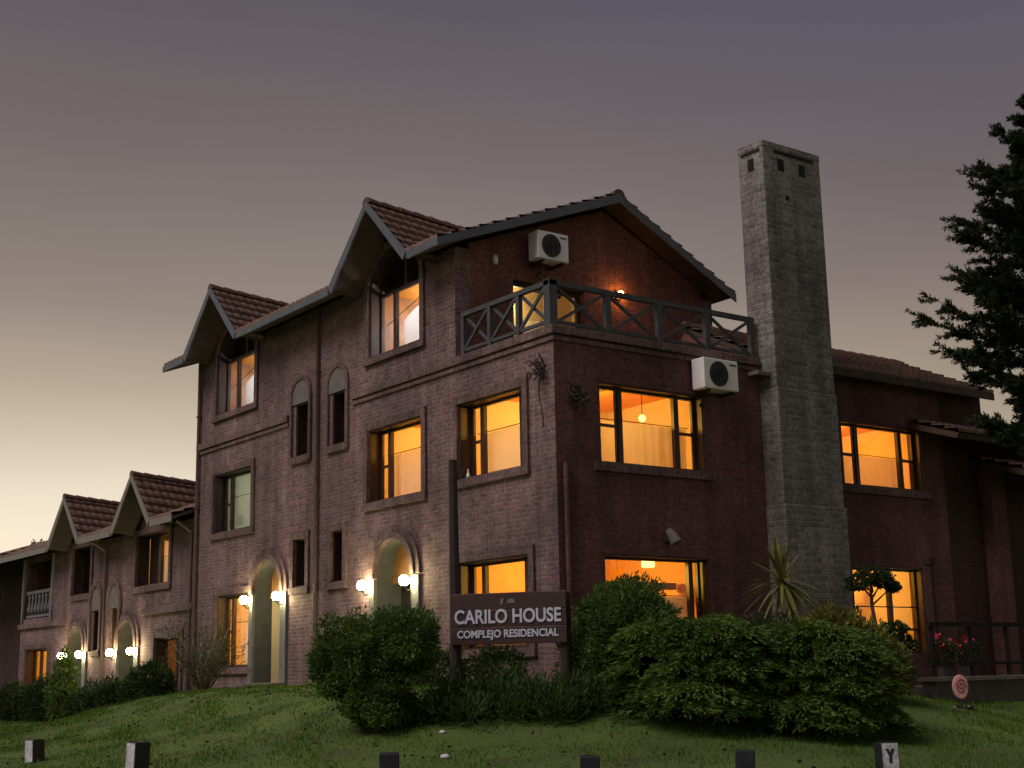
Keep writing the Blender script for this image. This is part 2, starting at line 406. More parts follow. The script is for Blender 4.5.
TH = .34
def point(name, loc, e, col, parent, r=.12):
    d = bpy.data.lights.new(name, 'POINT'); d.energy = e; d.color = col; d.shadow_soft_size = r
    o = bpy.data.objects.new(name, d); COL.objects.link(o); o.location = Vector(loc) - wloc(parent); o.parent = parent
    return o

def curtain_mesh(F, u0, u1, v0, v1, d, mat, parent, amp=.032, slope=0.0):
    n = max(8, int((u1 - u0) / .035)); vs = []; fs = []; ph = random.random() * 9
    for i in range(n + 1):
        t = i / n; u = u0 + (u1 - u0) * t
        dd = d + amp * (math.sin(t * (u1 - u0) * 31 + ph + 2.2 * math.sin(t * 5 + ph)) * (.5 + .6 * math.sin(t * 3.3 + ph)) + .5 * math.sin(t * (u1 - u0) * 11 + ph))
        top = v1 + slope * (t - .5)
        vs += [F(u, v0, dd * 1.0), F(u, (v0 + top) / 2, d + (dd - d) * .8), F(u, top, d + (dd - d) * .35)]
    for i in range(n):
        a = 3 * i; fs += [(a, a + 3, a + 4, a + 1), (a + 1, a + 4, a + 5, a + 2)]
    o = link_mesh('curtain', vs, fs, mat, parent); o.data.polygons.foreach_set('use_smooth', [True] * len(fs))
    return o

WARM = (1.0, .54, .115)
def window(house, F, u0, u1, v0, v1, light=0, col=WARM, room='room', ceil='ceiling', depth=2.2, pad=.35, ceilv=None, curtain=None,
           layout=(.2, .6, .2), arch=None, surround=True, cmat='curtain', sill=True, label=None, transom=True, lampu=.5, rec=.25, cslope=0., lampd=.55, lampv=None):
    fr = MB(); b = .065; d0, d1 = -rec - .07, -rec
    g = .004
    a0, a1, c0, c1 = u0 + g, u1 - g, v0 + g, v1 - g
    top = v1 + (arch or 0)
    fr.fbox(F, a0, a1, c0, c0 + b, d0, d1)
    fr.fbox(F, a0, a1, c1 - b, c1, d0, d1)
    fr.fbox(F, a0, a0 + b, c0 + b, c1 - b, d0, d1); fr.fbox(F, a1 - b, a1, c0 + b, c1 - b, d0, d1)
    x = a0; wd = a1 - a0
    cuts = []
    for k, f in enumerate(layout):
        nx = x + f * wd
        if k < len(layout) - 1: fr.fbox(F, nx - .05, nx + .05, c0 + b, c1 - b, d0 + .002, d1 + .012); cuts.append(nx)
        if transom and len(layout) == 3 and k != 1:
            l0 = x + (b if k == 0 else .05); l1 = nx - (.05 if k == 0 else b)
            vm = c0 + (c1 - c0) * .5; fr.fbox(F, l0, l1, vm - .025, vm + .025, d0 + .01, d1 - .004)
            s = .035
            for (p, q) in ((c0 + b, vm - .025), (vm + .025, c1 - b)):
                fr.fbox(F, l0, l0 + s, p, q, d0 + .012, d1 - .008); fr.fbox(F, l1 - s, l1, p, q, d0 + .012, d1 - .008)
        x = nx
    if arch:
        po = arch_pts(a0, a1, c1 + .001, arch - g, 16); pi = arch_pts(a0 + b, a1 - b, c1 + .001, arch - b - g, 16)
        fr.ring(F, pi, po, d0, d1)
        c = (a0 + a1) / 2; fr.fbox(F, c - .03, c + .03, c1, c1 + arch - b, d0 + .01, d1 - .01)
    w_ = fr.build('window', M['frame'], house)
    ln_ = MB(); q_ = .028
    if arch:
        ln_.ring(F, [(a1 - q_, c0)] + arch_pts(a0 + q_, a1 - q_, c1, arch - q_ - g, 16) + [(a0 + q_, c0)], [(a1, c0)] + arch_pts(a0, a1, c1, arch - g, 16) + [(a0, c0)], -rec + .002, -.02)
    else:
        ln_.ring(F, rect(a0 + q_, a1 - q_, c0 + q_, c1 - q_), rect(a0, a1, c0, c1), -rec + .002, -.02, True)
    ln_.build('lining', M['frame'], w_)
    if label: w_['label'] = label
    gl = MB()
    poly = rect(a0 + .01, a1 - .01, c0 + .01, c1 - .01) if not arch else [(a0 + .01, c0 + .01), (a1 - .01, c0 + .01)] + arch_pts(a0 + .01, a1 - .01, c1, arch - .02, 16)
    gl.prism(F, poly, d0 + .03, d0 + .036); gl.build('pane', M['glass'], w_)
    if sill:
        MB().fbox(F, u0 - .16, u1 + .16, v0 - .15, v0 - .002, -.02, .075).build('sill', M['trim'], w_, bevel=.008)
    if surround:
        sm = MB(); t = .15
        if arch:
            po = [(u1 + t, v0 - .001)] + arch_pts(u0 - t, u1 + t, v1, arch + t, 16) + [(u0 - t, v0 - .001)]
            pi = [(u1 + .003, v0 - .001)] + arch_pts(u0 - .003, u1 + .003, v1, arch + .003, 16) + [(u0 - .003, v0 - .001)]
            sm.ring(F, pi, po, -.01, .055)
        else:
            sm.fbox(F, u0 - t, u0 - .003, v0, v1 + t, -.01, .055); sm.fbox(F, u1 + .003, u1 + t, v0, v1 + t, -.01, .055)
            sm.fbox(F, u0 - .003, u1 + .003, v1 + .003, v1 + t, -.01, .05)
        sm.build('surround', M['trim'], w_)
    # the room behind it
    cv = ceilv or v1 + .25
    D0 = -TH - .01; D1 = D0 - depth; p0, p1, q0 = u0 - pad, u1 + pad, v0 - .55
    P = lambda u, v, d: F(u, v, d)
    if room: MB().add([P(p0, q0, D0), P(p1, q0, D0), P(p1, q0, D1), P(p0, q0, D1), P(p0, cv, D0), P(p1, cv, D0), P(p1, cv, D1), P(p0, cv, D1)],
           [(0, 1, 2, 3), (2, 3, 7, 6), (0, 3, 7, 4), (1, 2, 6, 5)]).build('room', M[room], w_)
    if room: MB().add([P(p0, cv - .01, D0), P(p1, cv - .01, D0), P(p1, cv - .01, D1), P(p0, cv - .01, D1)], [(0, 1, 2, 3)]).build('ceiling', M[ceil], w_)
    if curtain:
        frac, cu0, cu1 = curtain
        curtain_mesh(F, u0 + (u1 - u0) * cu0 + .02, u0 + (u1 - u0) * cu1 - .02, v0 + .02, v0 + (v1 - v0) * frac, D0 - .10, M[cmat], w_, slope=cslope)
        MB().tube([F(u0 + .02, v0 + (v1 - v0) * frac + .02 - cslope * .5, D0 - .07), F(u1 - .02, v0 + (v1 - v0) * frac + .02 + cslope * .5, D0 - .07)], .009, 6).build('curtain_rod', M['metal'], w_)
    if light:
        lv = lampv or cv - .32
        point('room_lamp', F(u0 + (u1 - u0) * lampu, lv, D0 - depth * lampd), light, col, w_)
    return w_

def zig(a, b, k=.5): return a + (b - a) * k

def tile_slope(name, O, U, Sd, Lu, Ls, parent, mat=None, row=.34, pitch=.21, hi=.075, wave=.022, keep=None):
    """rows of overlapping barrel tiles; O eave start, U along the eave, Sd up the slope"""
    O, U, Sd = Vector(O), Vector(U).normalized(), Vector(Sd).normalized()
    n = U.cross(Sd).normalized()
    if n.z < 0: n = -n
    nu = max(4, int(Lu / (pitch / 6))); t = np.linspace(0, Lu, nu + 1)
    wv = wave * np.abs(np.sin(np.pi * t / pitch)) ** .7
    vs = []; qs = []; nr = int(math.ceil(Ls / row)); O_, U_, S_, n_ = map(np.array, (O, U, Sd, n))
    for k in range(nr):
        s0 = k * row; s1 = min((k + 1) * row + .04, Ls + .02); j = rng.uniform(-.006, .006, nu + 1).round(3) * 0 + rng.normal(0, .004)
        base = len(vs) * 0
        for (s, h) in ((s0, 0.0), (s0, hi), (s1, .006)):
            h_ = h + (wv if h > 0 else 0 * wv) + (j if h else 0)
            if h == 0.0: h_ = np.zeros(nu + 1) + .002
            vs.append(O_ + np.outer(t, U_) + s * S_ + np.outer(h_, n_))
        a = (3 * k) * (nu + 1); i = np.arange(nu)
        for r_ in (0, 1):
            b = a + r_ * (nu + 1)
            qs.append(np.stack([b + i, b + i + 1, b + i + 1 + nu + 1, b + i + nu + 1], 1))
    vs = np.concatenate(vs); qs = np.concatenate(qs)
    if keep is not None: qs = qs[keep(vs[qs].mean(1))]
    return np_mesh(name, vs, qs, mat or M['tile'], parent)
def outside_dormers(cs, zp, slope):
    def f(p):
        k = np.ones(len(p), bool)
        for c in cs: k &= ~((np.abs(p[:, 0] - c) < (zp - p[:, 2]) / slope - .05))
        return k
    return f
def notched(name, xa, xb, e, ez, yr, zr, cs, zp, ze, hw, th, parent):
    """soffit under a roof slope with a V cut out for every dormer"""
    m_ = (zr - ez) / (yr + e); yv = (zp - ez) / m_ - e
    F = lambda u, v, d: (u, v, ez + (v + e) * m_ + d)
    poly = [(xa, -e + .02)]
    for c in sorted(cs): poly += [(c - hw + .02, -e + .02), (c, yv), (c + hw - .02, -e + .02)]
    poly += [(xb, -e + .02), (xb, yr), (xa, yr)]
    return MB().prism(F, poly, -.01 - th, -.012).build(name, M['soffit'], parent)

def ridge_caps(p, q, parent, r=.13, step=.36, name='ridge_tiles'):
    p, q = Vector(p), Vector(q); d = (q - p); L = d.length; d.normalize(); sd = d.cross(Vector((0, 0, 1))).normalized(); upv = Vector((0, 0, 1))
    m = MB(); k = int(L / step)
    for i in range(k):
        a = p + d * (i * L / k); b = p + d * ((i + 1) * L / k + .03); vs = []
        for (c, rr) in ((a, r * 1.12), (b, r * .9)):
            for j in range(7):
                t = math.pi * j / 6; vs.append(c + sd * math.cos(t) * rr + upv * (math.sin(t) * rr * .9 - .05))
        m.add(vs, [(j, j + 1, j + 8, j + 7) for j in range(6)] + [tuple(range(7))])
    return m.build(name, M['ridge_tile'], parent)

def slab(name, a, b, c, d, th, mat, parent):
    vs = [Vector(x) for x in (a, b, c, d)]; n = (vs[1] - vs[0]).cross(vs[3] - vs[0]).normalized()
    if n.z < 0: n = -n
    return MB().hexa([v - n * th for v in vs] + vs).build(name, mat, parent)

# ------------------------------------------------------------------ ground
def sstep(a, b, x):
    t = np.clip((x - a) / (b - a), 0, 1); return t * t * (3 - 2 * t)
def ground_z(x, y):
    x, y = np.asarray(x, float), np.asarray(y, float)
    dx = np.maximum(np.maximum(-28 - x, x), 0); dy = np.maximum(np.maximum(-y, y - 14), 0)
    d = np.hypot(dx, dy)
    z = np.interp(d, [0, 1.2, 2.9, 4.7, 7.0, 9.0, 12.0, 60], [-.12, -.14, -.24, -.74, -1.13, -1.3, -1.46, -1.5])
    near = 1 - sstep(3.0, 7.5, d)
    z = z - near * .5 * sstep(2.5, 8, y) * sstep(-1, 1, x)
    z = z - near * .85 * sstep(8.8, 18.5, -x)
    z = z + .035 * np.sin(x * .9 + 1.3 * np.sin(y * .5)) * np.sin(y * .8 + .7) * sstep(.5, 2, d) + .012 * np.sin(x * 3.1 + y * 1.7) * np.sin(y * 2.9 - x)
    return z
def gz(x, y): return float(ground_z(x, y))

gx = np.concatenate([-np.geomspace(900, 42, 18), np.arange(-40, 20, .35), np.geomspace(21, 900, 20)])
gy = np.concatenate([-np.geomspace(900, 26, 20), np.arange(-25, 16, .35), np.geomspace(17, 900, 20)])
X, Y = np.meshgrid(gx, gy, indexing='ij'); Z = ground_z(X, Y)
nx_, ny_ = X.shape; ii = (np.arange(nx_ - 1)[:, None] * ny_ + np.arange(ny_ - 1)[None]).ravel()
lawn_m, n, l, b = new_mat('lawn')
t = n.new('ShaderNodeTexCoord'); z1 = n.new('ShaderNodeTexNoise'); z1.inputs['Scale'].default_value = .6; z1.inputs['Detail'].default_value = 6
z2 = n.new('ShaderNodeTexNoise'); z2.inputs['Scale'].default_value = 24; z2.inputs['Detail'].default_value = 4
l.new(t.outputs['Object'], z1.inputs['Vector']); l.new(t.outputs['Object'], z2.inputs['Vector'])
a = n.new('ShaderNodeMath'); a.operation = 'MULTIPLY_ADD'; a.inputs[1].default_value = .5; l.new(z2.outputs[0], a.inputs[0]); l.new(z1.outputs[0], a.inputs[2])
c = n.new('ShaderNodeValToRGB'); l.new(a.outputs[0], c.inputs[0])
c.color_ramp.elements[0].position = .55; c.color_ramp.elements[0].color = (.042, .080, .010, 1)
c.color_ramp.elements[1].position = .95; c.color_ramp.elements[1].color = (.09, .145, .022, 1)
z3 = n.new('ShaderNodeTexNoise'); z3.inputs['Scale'].default_value = 1.1; z3.inputs['Detail'].default_value = 7; z3.inputs['Roughness'].default_value = .7; l.new(t.outputs['Object'], z3.inputs['Vector'])
m9 = n.new('ShaderNodeMapRange'); l.new(z3.outputs[0], m9.inputs[0]); m9.inputs[1].default_value = .57; m9.inputs[2].default_value = .68; m9.inputs[4].default_value = .8
x9 = n.new('ShaderNodeMix'); x9.data_type = 'RGBA'; l.new(m9.outputs[0], x9.inputs[0]); l.new(c.outputs[0], x9.inputs[6]); x9.inputs[7].default_value = (.075, .058, .032, 1)
l.new(x9.outputs[2], b.inputs['Base Color']); b.inputs['Roughness'].default_value = .95
bp = n.new('ShaderNodeBump'); bp.inputs['Strength'].default_value = .8; bp.inputs['Distance'].default_value = .04; l.new(z2.outputs[0], bp.inputs['Height']); l.new(bp.outputs[0], b.inputs['Normal'])
g_o = np_mesh('ground', np.stack([X.ravel(), Y.ravel(), Z.ravel()], 1), np.stack([ii, ii + ny_, ii + ny_ + 1, ii + 1], 1), lawn_m)
g_o.data.polygons.foreach_set('use_smooth', [True] * len(g_o.data.polygons)); tag(g_o, kind='structure')

# the road the camera stands on, behind the bollards
def strip(name, off0, off1, lift, mat, hgt=0):
    """band parallel to the line of bollards"""
    A = Vector((-3.95, -7.06)); Bp = Vector((7.6, .3)); d = (Bp - A).normalized(); nn = Vector((d.y, -d.x))
    vs = []; fs = []
    for i in range(61):
        s = -60 + i * 2.4
        for o_ in (off0, off1):
            p = A + d * s + nn * o_; vs.append((p.x, p.y, gz(p.x, p.y) + lift))
    fs = [(2 * i, 2 * i + 1, 2 * i + 3, 2 * i + 2) for i in range(60)]
    if hgt:
        k = len(vs); vs += [(v[0], v[1], v[2] - hgt) for v in vs]
        fs += [(2 * i, 2 * i + 2, 2 * i + 2 + k, 2 * i + k) for i in range(60)] + [(2 * i + 1, 2 * i + 3, 2 * i + 3 + k, 2 * i + 1 + k) for i in range(60)]
    return tag(link_mesh(name, vs, fs, mat), kind='structure')
strip('road', 4.2, 10.5, .03, M['asphalt'])
strip('kerb', 4.0, 4.2, .14, M['concrete'], .2)

# ------------------------------------------------------------------ main house
house = empty('brick_house', (-7.2, 5, -.15), 'three storey dark brick house with gabled tile roof, corner terrace and lit windows', 'house')
E = .7; EZ = 7.87; RY = 3.74; RZ = 9.57; XR = -2.43; XL = -15.1
roofz = lambda y: EZ + (RZ - EZ) * (y + E) / (RY + E) if y <= RY else RZ - .506 * (y - RY)
D1C, D2C, DP, DE, DH = -5.0, -12.4, 9.30, 7.88, 1.52
dsl = (DP - DE) / DH
dg = lambda: 1.02
wt = 7.98
def bump(c): return [(c + 1.2, wt), (c, wt + 1.2 * dsl - .02), (c - 1.2, wt)]
A_ = (-2.85, -.86, 3.50, 4.90); B_ = (-6.09, -4.07, 3.43, 4.91); C_ = (-13.42, -11.36, 3.48, 4.91)
GA = (-2.90, -.78, .45, 2.0); G1 = (-13.15, -11.32, .30, 1.98)
W3a = (-6.06, -4.10, 6.40, 7.78); W3b = (-13.42, -11.28, 6.38, 7.80)
SL = [(-9.24, -8.70, 4.79, 5.97), (-7.59, -7.08, 4.81, 5.94), (-9.22, -8.68, 1.95, 2.98), (-7.58, -7.07, 1.95, 3.0)]
DR = [(-11.12, -9.76), (-5.78, -4.42)]
holes = [rect(*A_), rect(*B_), rect(*C_), rect(*GA), rect(*G1)] + [rect(*s) for s in SL]
holes += [[(w_[0], w_[2]), (w_[1], w_[2])] + arch_pts(w_[0], w_[1], w_[3], .80, 16) for w_ in (W3a, W3b)]
holes += [arch_hole(a, b2, -.10, 1.92, .72, .5) for a, b2 in DR]
outer = [(-14.4, -1.4), (0, -1.4), (0, 5.66), (-2.93, 5.66), (-2.93, wt)] + bump(D1C) + bump(D2C) + [(-14.4, wt)]
wl = solid_wall('wall', FL, outer, holes, TH, M['brick'], house); wl['label'] = 'weathered greyish brick front wall'
wl.data.materials.append(M['brick_dark'])
for p_ in wl.data.polygons:
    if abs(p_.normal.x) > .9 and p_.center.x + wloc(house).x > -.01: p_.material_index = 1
# east facade
RW1 = (.97, 3.45, 3.52, 4.93); RG = (.97, 3.42, .45, 1.98); RW2 = (7.22, 9.70, 3.54, 4.84); RG2 = (7.26, 9.42, .25, 1.97)
outer = [(TH, -1.6), (10.4, -1.6), (10.4, 5.84), (4.9, 5.84), (4.9, 5.66), (TH, 5.66)]
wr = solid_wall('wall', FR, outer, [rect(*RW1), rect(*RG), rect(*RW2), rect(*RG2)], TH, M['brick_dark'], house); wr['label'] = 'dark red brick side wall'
# third floor gable wall with terrace door
TD = (1.37, 3.15, 5.66, 7.55)
outer = [(TH, 5.5), (6.44, 5.5), (6.44, roofz(6.44) - .14), (RY, RZ - .18), (TH, roofz(TH) - .16)]
wg = solid_wall('wall', FG, outer, [rect(*TD)], .30, M['brick_red'], house); wg['label'] = 'red brick gable wall above the terrace'
MB().box(-14.4, -14.4 + TH, TH, 6.44, -1.4, 8.0).box(-14.4, -2.93, 6.44, 6.74, -1.4, 7.9).build('wall', M['brick'], house)
MB().box(-2.9, -TH, TH, 10.4, 5.3, 5.60).build('terrace_floor', M['concrete'], house)
MB().box(-8, -TH - .003, 10.06, 10.395, -1.6, 5.75).build('wall', M['brick_dark'], house)
# string course
bm_ = MB()
for (a, b2, z0) in ((-14.42, -9.55, 5.60), (-6.72, .085, 5.60)):
    bm_.fbox(FL, a, b2, z0 + .05, z0 + .20, -.02, .085); bm_.fbox(FL, a, b2 - (.03 if b2 > 0 else 0), z0 - .06, z0 + .02, -.02, .045)
bm_.fbox(FR, .003, 4.93, 5.655, 5.80, -.30, .085); bm_.fbox(FR, .003, 4.93, 5.54, 5.62, -.02, .045)
bm_.fbox(FL, -2.90, -.31, 5.662, 5.795, -.30, -.021)
bm_.build('string_course', M['band'], house, bevel=.01)
# windows of the front
wA = window(house, FL, *A_, room=None, light=0, curtain=(.62, .0, 1.), lampu=.6)
window(house, FL, *B_, light=85, curtain=(.66, .0, 1.), lampu=.5, col=(1, .52, .08))
window(house, FL, *C_, light=16, curtain=(.62, .55, 1.), lampu=.5, col=(.95, .95, .68), room='room_pale', ceil='room_pale', cmat='curtain_white', label='window with a dim greenish room behind')
wGA = window(house, FL, *GA, room=None, light=0, col=(1, .42, .05), curtain=None, lampu=.6)
window(house, FL, *G1, light=72, curtain=(.62, .35, 1.), lampu=.7)
for w_, e in ((W3a, 80), (W3b, 55)):
    window(house, FL, *w_, light=e, col=(.92, .94, 1.0), arch=.80, ceilv=7.83, room='orange_wood', pad=.04, curtain=(.72, .3, 1), cslope=.5, cmat='curtain_white', transom=False, layout=(.3, .7), label='arched window with white curtain', lampv=7.3, lampd=.45)
for i, s in enumerate(SL):
    window(house, FL, *s, layout=(1,), depth=.8, pad=.1, transom=False, surround=i > 1, sill=True, room='furniture', ceil='furniture', label='narrow dark slit window')
w_k = [o for o in house.children if o.name.startswith('window')]
MB().fbox(FL, -4.9, -4.45, 4.35, 4.85, -2.5, -2.46).build('picture', M['furniture'], w_k[1])
MB().fbox(FL, -5.9, -5.2, 2.95, 4.75, -2.5, -2.1).build('cupboard', M['orange_wood'], w_k[1])
MB().fbox(FL, -12.6, -11.9, .0, 1.5, -2.5, -2.1).build('cupboard', M['furniture'], w_k[4])
curtain_mesh(FL, -12.2, -11.5, 3.5, 4.75, -.55, M['curtain_white'], w_k[2], slope=-.3)
# blind arches above two of the slits
for s in SL[:2]:
    u0, u1 = s[0] - .12, s[1] + .12; c0 = s[3]
    t_ = MB(); t_.prism(FL, [(u0, c0), (u1, c0)] + arch_pts(u0, u1, c0 + .17, .36, 12, .3), -.01, .035)
    po = t_.build('blind_arch', M['stucco'], house)
    rg_ = MB()
    pi_ = [(u1, s[2] - .12)] + arch_pts(u0, u1, c0 + .17, .36, 12, .3) + [(u0, s[2] - .12)]
    pu_ = [(u1 + .09, s[2] - .12)] + arch_pts(u0 - .09, u1 + .09, c0 + .17, .46, 12, .3) + [(u0 - .09, s[2] - .12)]
    rg_.ring(FL, pi_, pu_, -.01, .06); rg_.build('brick_rim', M['trim'], po)

def arched_door(h, a, b2, z0, spring, rise):
    d_ = MB()
    d_.prism(FL, arch_hole(a - .05, b2 + .05, z0, spring, rise + .04, .5), -.60, -.56)
    door = d_.build('door', M['door'], h)
    MB().prism(FL, [(a + .012, spring - .12), (b2 - .012, spring - .12)] + arch_pts(a + .012, b2 - .012, spring, rise - .012, 14, .5), -.40, -.36).build('arch_glow_panel', M['orange_wood'], door)  # orange panel added to paint the lamp glow inside the arch
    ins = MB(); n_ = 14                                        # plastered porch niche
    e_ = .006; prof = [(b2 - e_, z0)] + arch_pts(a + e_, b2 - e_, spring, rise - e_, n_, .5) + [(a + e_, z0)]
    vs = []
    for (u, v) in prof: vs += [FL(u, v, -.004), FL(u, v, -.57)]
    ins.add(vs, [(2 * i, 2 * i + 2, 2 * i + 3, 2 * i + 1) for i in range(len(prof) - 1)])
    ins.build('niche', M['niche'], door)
    MB().fbox(FL, a - .25, b2 + .25, z0 - .2, z0 + .05, -.56, .35).build('doorstep', M['coping'], door, bevel=.01)
    MB().ball(FL(b2 - .25, z0 + 1.0, -.53), .035, 8, 6).build('handle', M['metal'], door)
    for (p, q) in ((a - .18, a - .003), (b2 + .003, b2 + .26)): MB().fbox(FL, p, q, z0, spring - .03, -.01, .07).build('stone_jamb', M['jamb'], door)
    ar = MB()
    for k, (w0, w1, dp) in enumerate(((.004, .13, .10), (.135, .27, .055))):
        ar.ring(FL, arch_pts(a - w0, b2 + w0, spring, rise + w0, 18, .5), arch_pts(a - w1, b2 + w1, spring, rise + w1, 18, .5), -.01, dp)
    ar.build('archivolt', M['trim'], door)
    return door
for a, b2 in DR: arched_door(house, a, b2, -.10, 1.92, .72)

# east windows
window(house, FR, *RW1, room=None, light=0, curtain=(.60, .0, 1.), surround=False, layout=(.25, .54, .21), rec=.19, lampu=.35)
wgf = window(house, FR, *RG, room=None, light=0, col=(1, .42, .06), curtain=(.56, .5, 1.), surround=False, sill=False, layout=(.9, .1), transom=False, lampu=.75, label='wide lit ground floor window')
MB().fbox(FR, RG[0] - .3, RG[1] + .3, 1.5, 1.62, -1.35, -1.2).build('beam', M['furniture'], wgf)
MB().fbox(FR, 1.15, 2.35, 1.0, 1.48, -2.4, -2.2).fbox(FR, 2.5, 3.3, .5, 1.4, -2.4, -2.2).build('cabinet', M['furniture'], wgf)
MB().fbox(FR, 2.50, 2.68, 1.84, 1.98, -.8, -.62).build('ceiling_lamp', M['pendant_glow'], wgf, bevel=.02)
window(house, FR, *RW2, light=78, curtain=(.55, .0, 1.), surround=False, layout=(.24, .55, .21), rec=.15, col=(1, .48, .075))
window(house, FR, *RG2, light=85, surround=False, sill=False, layout=(.60, .40), transom=False, rec=.17, col=(1, .54, .075))
wq = [o for o in house.children if o.name.startswith('window')][-1]
MB().fbox(FR, RG2[0] + .01, RG2[1] - .01, .72, .77, -.24, -.18).fbox(FR, RG2[0] + .01, RG2[1] - .01, 1.18, 1.20, -.23, -.19).build('transom', M['frame'], wq)
MB().fbox(FR, 9.35, 9.65, 1.15, 1.6, -2.5, -2.46).build('picture', M['furniture'], wq)
MB().fbox(FR, 7.9, 8.9, .0, .95, -2.4, -1.9).build('cupboard', M['furniture'], wq)
MB().fbox(FR, 7.2, 9.7, 1.62, 1.72, -1.7, -1.6).build('beam', M['orange_wood'], wq)
# the two corner rooms, each seen through a window on either side
def corner_room(w_, z0, z1, yb, e, col, lz, paint='room'):
    x0, x1, y0 = -3.25, -TH - .01, TH + .01
    vs = [(x0, y0, z0), (x1, y0, z0), (x1, yb, z0), (x0, yb, z0), (x0, y0, z1), (x1, y0, z1), (x1, yb, z1), (x0, yb, z1)]
    MB().add(vs, [(0, 1, 2, 3), (0, 3, 7, 4), (2, 3, 7, 6)]).build('room', M[paint], w_)
    MB().add([(v[0], v[1], v[2] - .01) for v in vs[4:]], [(0, 1, 2, 3)]).build('ceiling', M['ceiling'], w_)
    MB().box(x0 + .01, x1 - .01, 1.9, 2.02, z1 - .14, z1 - .012).build('ceiling_beam', M['furniture'], w_)
    point('room_lamp', (-1.7, 1.75, lz), e, col, w_)
corner_room(wA, 2.85, 5.2, 3.95, 135, (1, .535, .10), 4.72)
MB().ball((-1.0, 2.85, 4.62), .07, 12, 8).build('ceiling_lamp', M['pendant_glow'], wA, smooth=True)
MB().tube([(-1.0, 2.85, 5.18), (-1.0, 2.85, 4.68)], .008, 5).build('lamp_cord', M['metal'], wA)
MB().box(-3.22, -3.19, 2.3, 3.0, 4.0, 4.55).build('picture', M['furniture'], wA)
MB().tube([(-2.72, .10, 3.53), (-2.72, .10, 3.60), (-2.72, .10, 3.63), (-2.72, .10, 3.70)], [.03, .03, .014, .012], 8).build('sill_ornament', M['white_cover'], wA)
corner_room(wGA, -.15, 2.3, 3.85, 190, (1, .58, .085), 1.78, 'room_orange')
MB().box(-2.6, -1.9, 1.5, 2.0, -.1, 1.62).build('cabinet', M['furniture'], wGA)
# terrace door
tdm = MB(); a, b2, z0, z1_ = TD
for (p, q) in ((a + .004, a + .08), (a + .98, a + 1.06), (b2 - .084, b2 - .004)): tdm.fbox(FG, p, q, z0, z1_ - .004, -.22, -.15)
tdm.fbox(FG, a + .08, b2 - .08, z1_ - .09, z1_ - .005, -.22, -.15); tdm.fbox(FG, a + .08, b2 - .08, z0 + .005, z0 + .12, -.22, -.15)
td = tdm.build('terrace_door', M['frame'], house)
MB().fbox(FG, a + .07, b2 - .07, z0 + .1, z1_ - .08, -.19, -.184).build('pane', M['glass'], td)
MB().add([FG(u, v, d) for (u, v, d) in ((a - .5, 5.62, -.31), (b2 + .5, 5.62, -.31), (b2 + .5, 5.62, -1.05), (a - .5, 5.62, -1.05), (a - .5, 7.75, -.31), (b2 + .5, 7.75, -.31), (b2 + .5, 7.75, -1.05), (a - .5, 7.75, -1.05))],
         [(0, 1, 2, 3), (4, 5, 6, 7), (2, 3, 7, 6), (0, 3, 7, 4), (1, 2, 6, 5)]).build('room', M['room'], td)
curtain_mesh(FG, a + .35, a + 1.0, z0 + .05, z0 + 1.25, -.42, M['curtain_white'], td)
curtain_mesh(FG, a + 1.05, a + 1.4, z0 + .05, z1_ - .1, -.42, M['curtain_white'], td)
point('room_lamp', FG(a + .55, 7.3, -.75), 20, (1, .66, .28), td)
# downpipes
for (u, zt) in ((-8.17, 7.75), (-14.33, 7.8)):
    p = MB(); p.tube([FL(u, zt + .2, .07), FL(u, -.1, .07)], .045, 8)
    for z in (6.5, 4.2, 2.6, .8): p.fbox(FL, u - .06, u + .06, z, z + .03, -.005, .12)
    p.build('downpipe', M['pipe'], house, smooth=False)
MB().tube([FR(.16, 3.45, .05), FR(.16, -.7, .05)], .045, 8).build('downpipe', M['brick_dark'], house)

# roofs
sl = math.hypot(RY + E, RZ - EZ)
rf = tile_slope('roof', (XL, -E, EZ), (1, 0, 0), (0, RY + E, RZ - EZ), XR - XL, sl, house, keep=outside_dormers((D1C, D2C), DP, dsl))
tile_slope('roof', (XL, 6.95, roofz(6.95)), (1, 0, 0), (0, RY - 6.95, RZ - roofz(6.95)), XR - XL, math.hypot(6.95 - RY, RZ - roofz(6.95)), house)
ridge_caps((XR + .03, RY, RZ + .05), (XL, RY, RZ + .05), rf)
notched('soffit', XL + .02, XR - .02, E, EZ, RY, RZ, (D1C, D2C), DP, DE, DH, .09, house)
slab('soffit', (XL + .02, 6.93, roofz(6.93) - .01), (XR - .02, 6.93, roofz(6.93) - .01), (XR - .02, RY, RZ - .01), (XL + .02, RY, RZ - .01), .09, M['soffit'], house)
B = .16
for x0 in (XR, XL - .035):
    F = (lambda x0: (lambda u, v, d: (x0 + d, u, v)))(x0)
    MB().prism(F, [(-E - .04, EZ + .02), (RY, RZ + .035), (RY, RZ - B), (-E - .04, EZ - B + .02)], 0, .035).build('bargeboard', M['fascia'], house)
    MB().prism(F, [(RY + .001, RZ + .035), (6.97, roofz(6.97) + .02), (6.97, roofz(6.97) - B), (RY + .001, RZ - B)], 0, .035).build('bargeboard', M['fascia'], house)
FE = lambda u, v, d: (u, -E - d, v)
for (p, q) in ((XL, D2C - DH), (D2C + DH, D1C - DH), (D1C + DH, XR - .002)):
    MB().fbox(FE, p, q, EZ - .12, EZ + .02, 0, .035).build('fascia', M['fascia'], house)
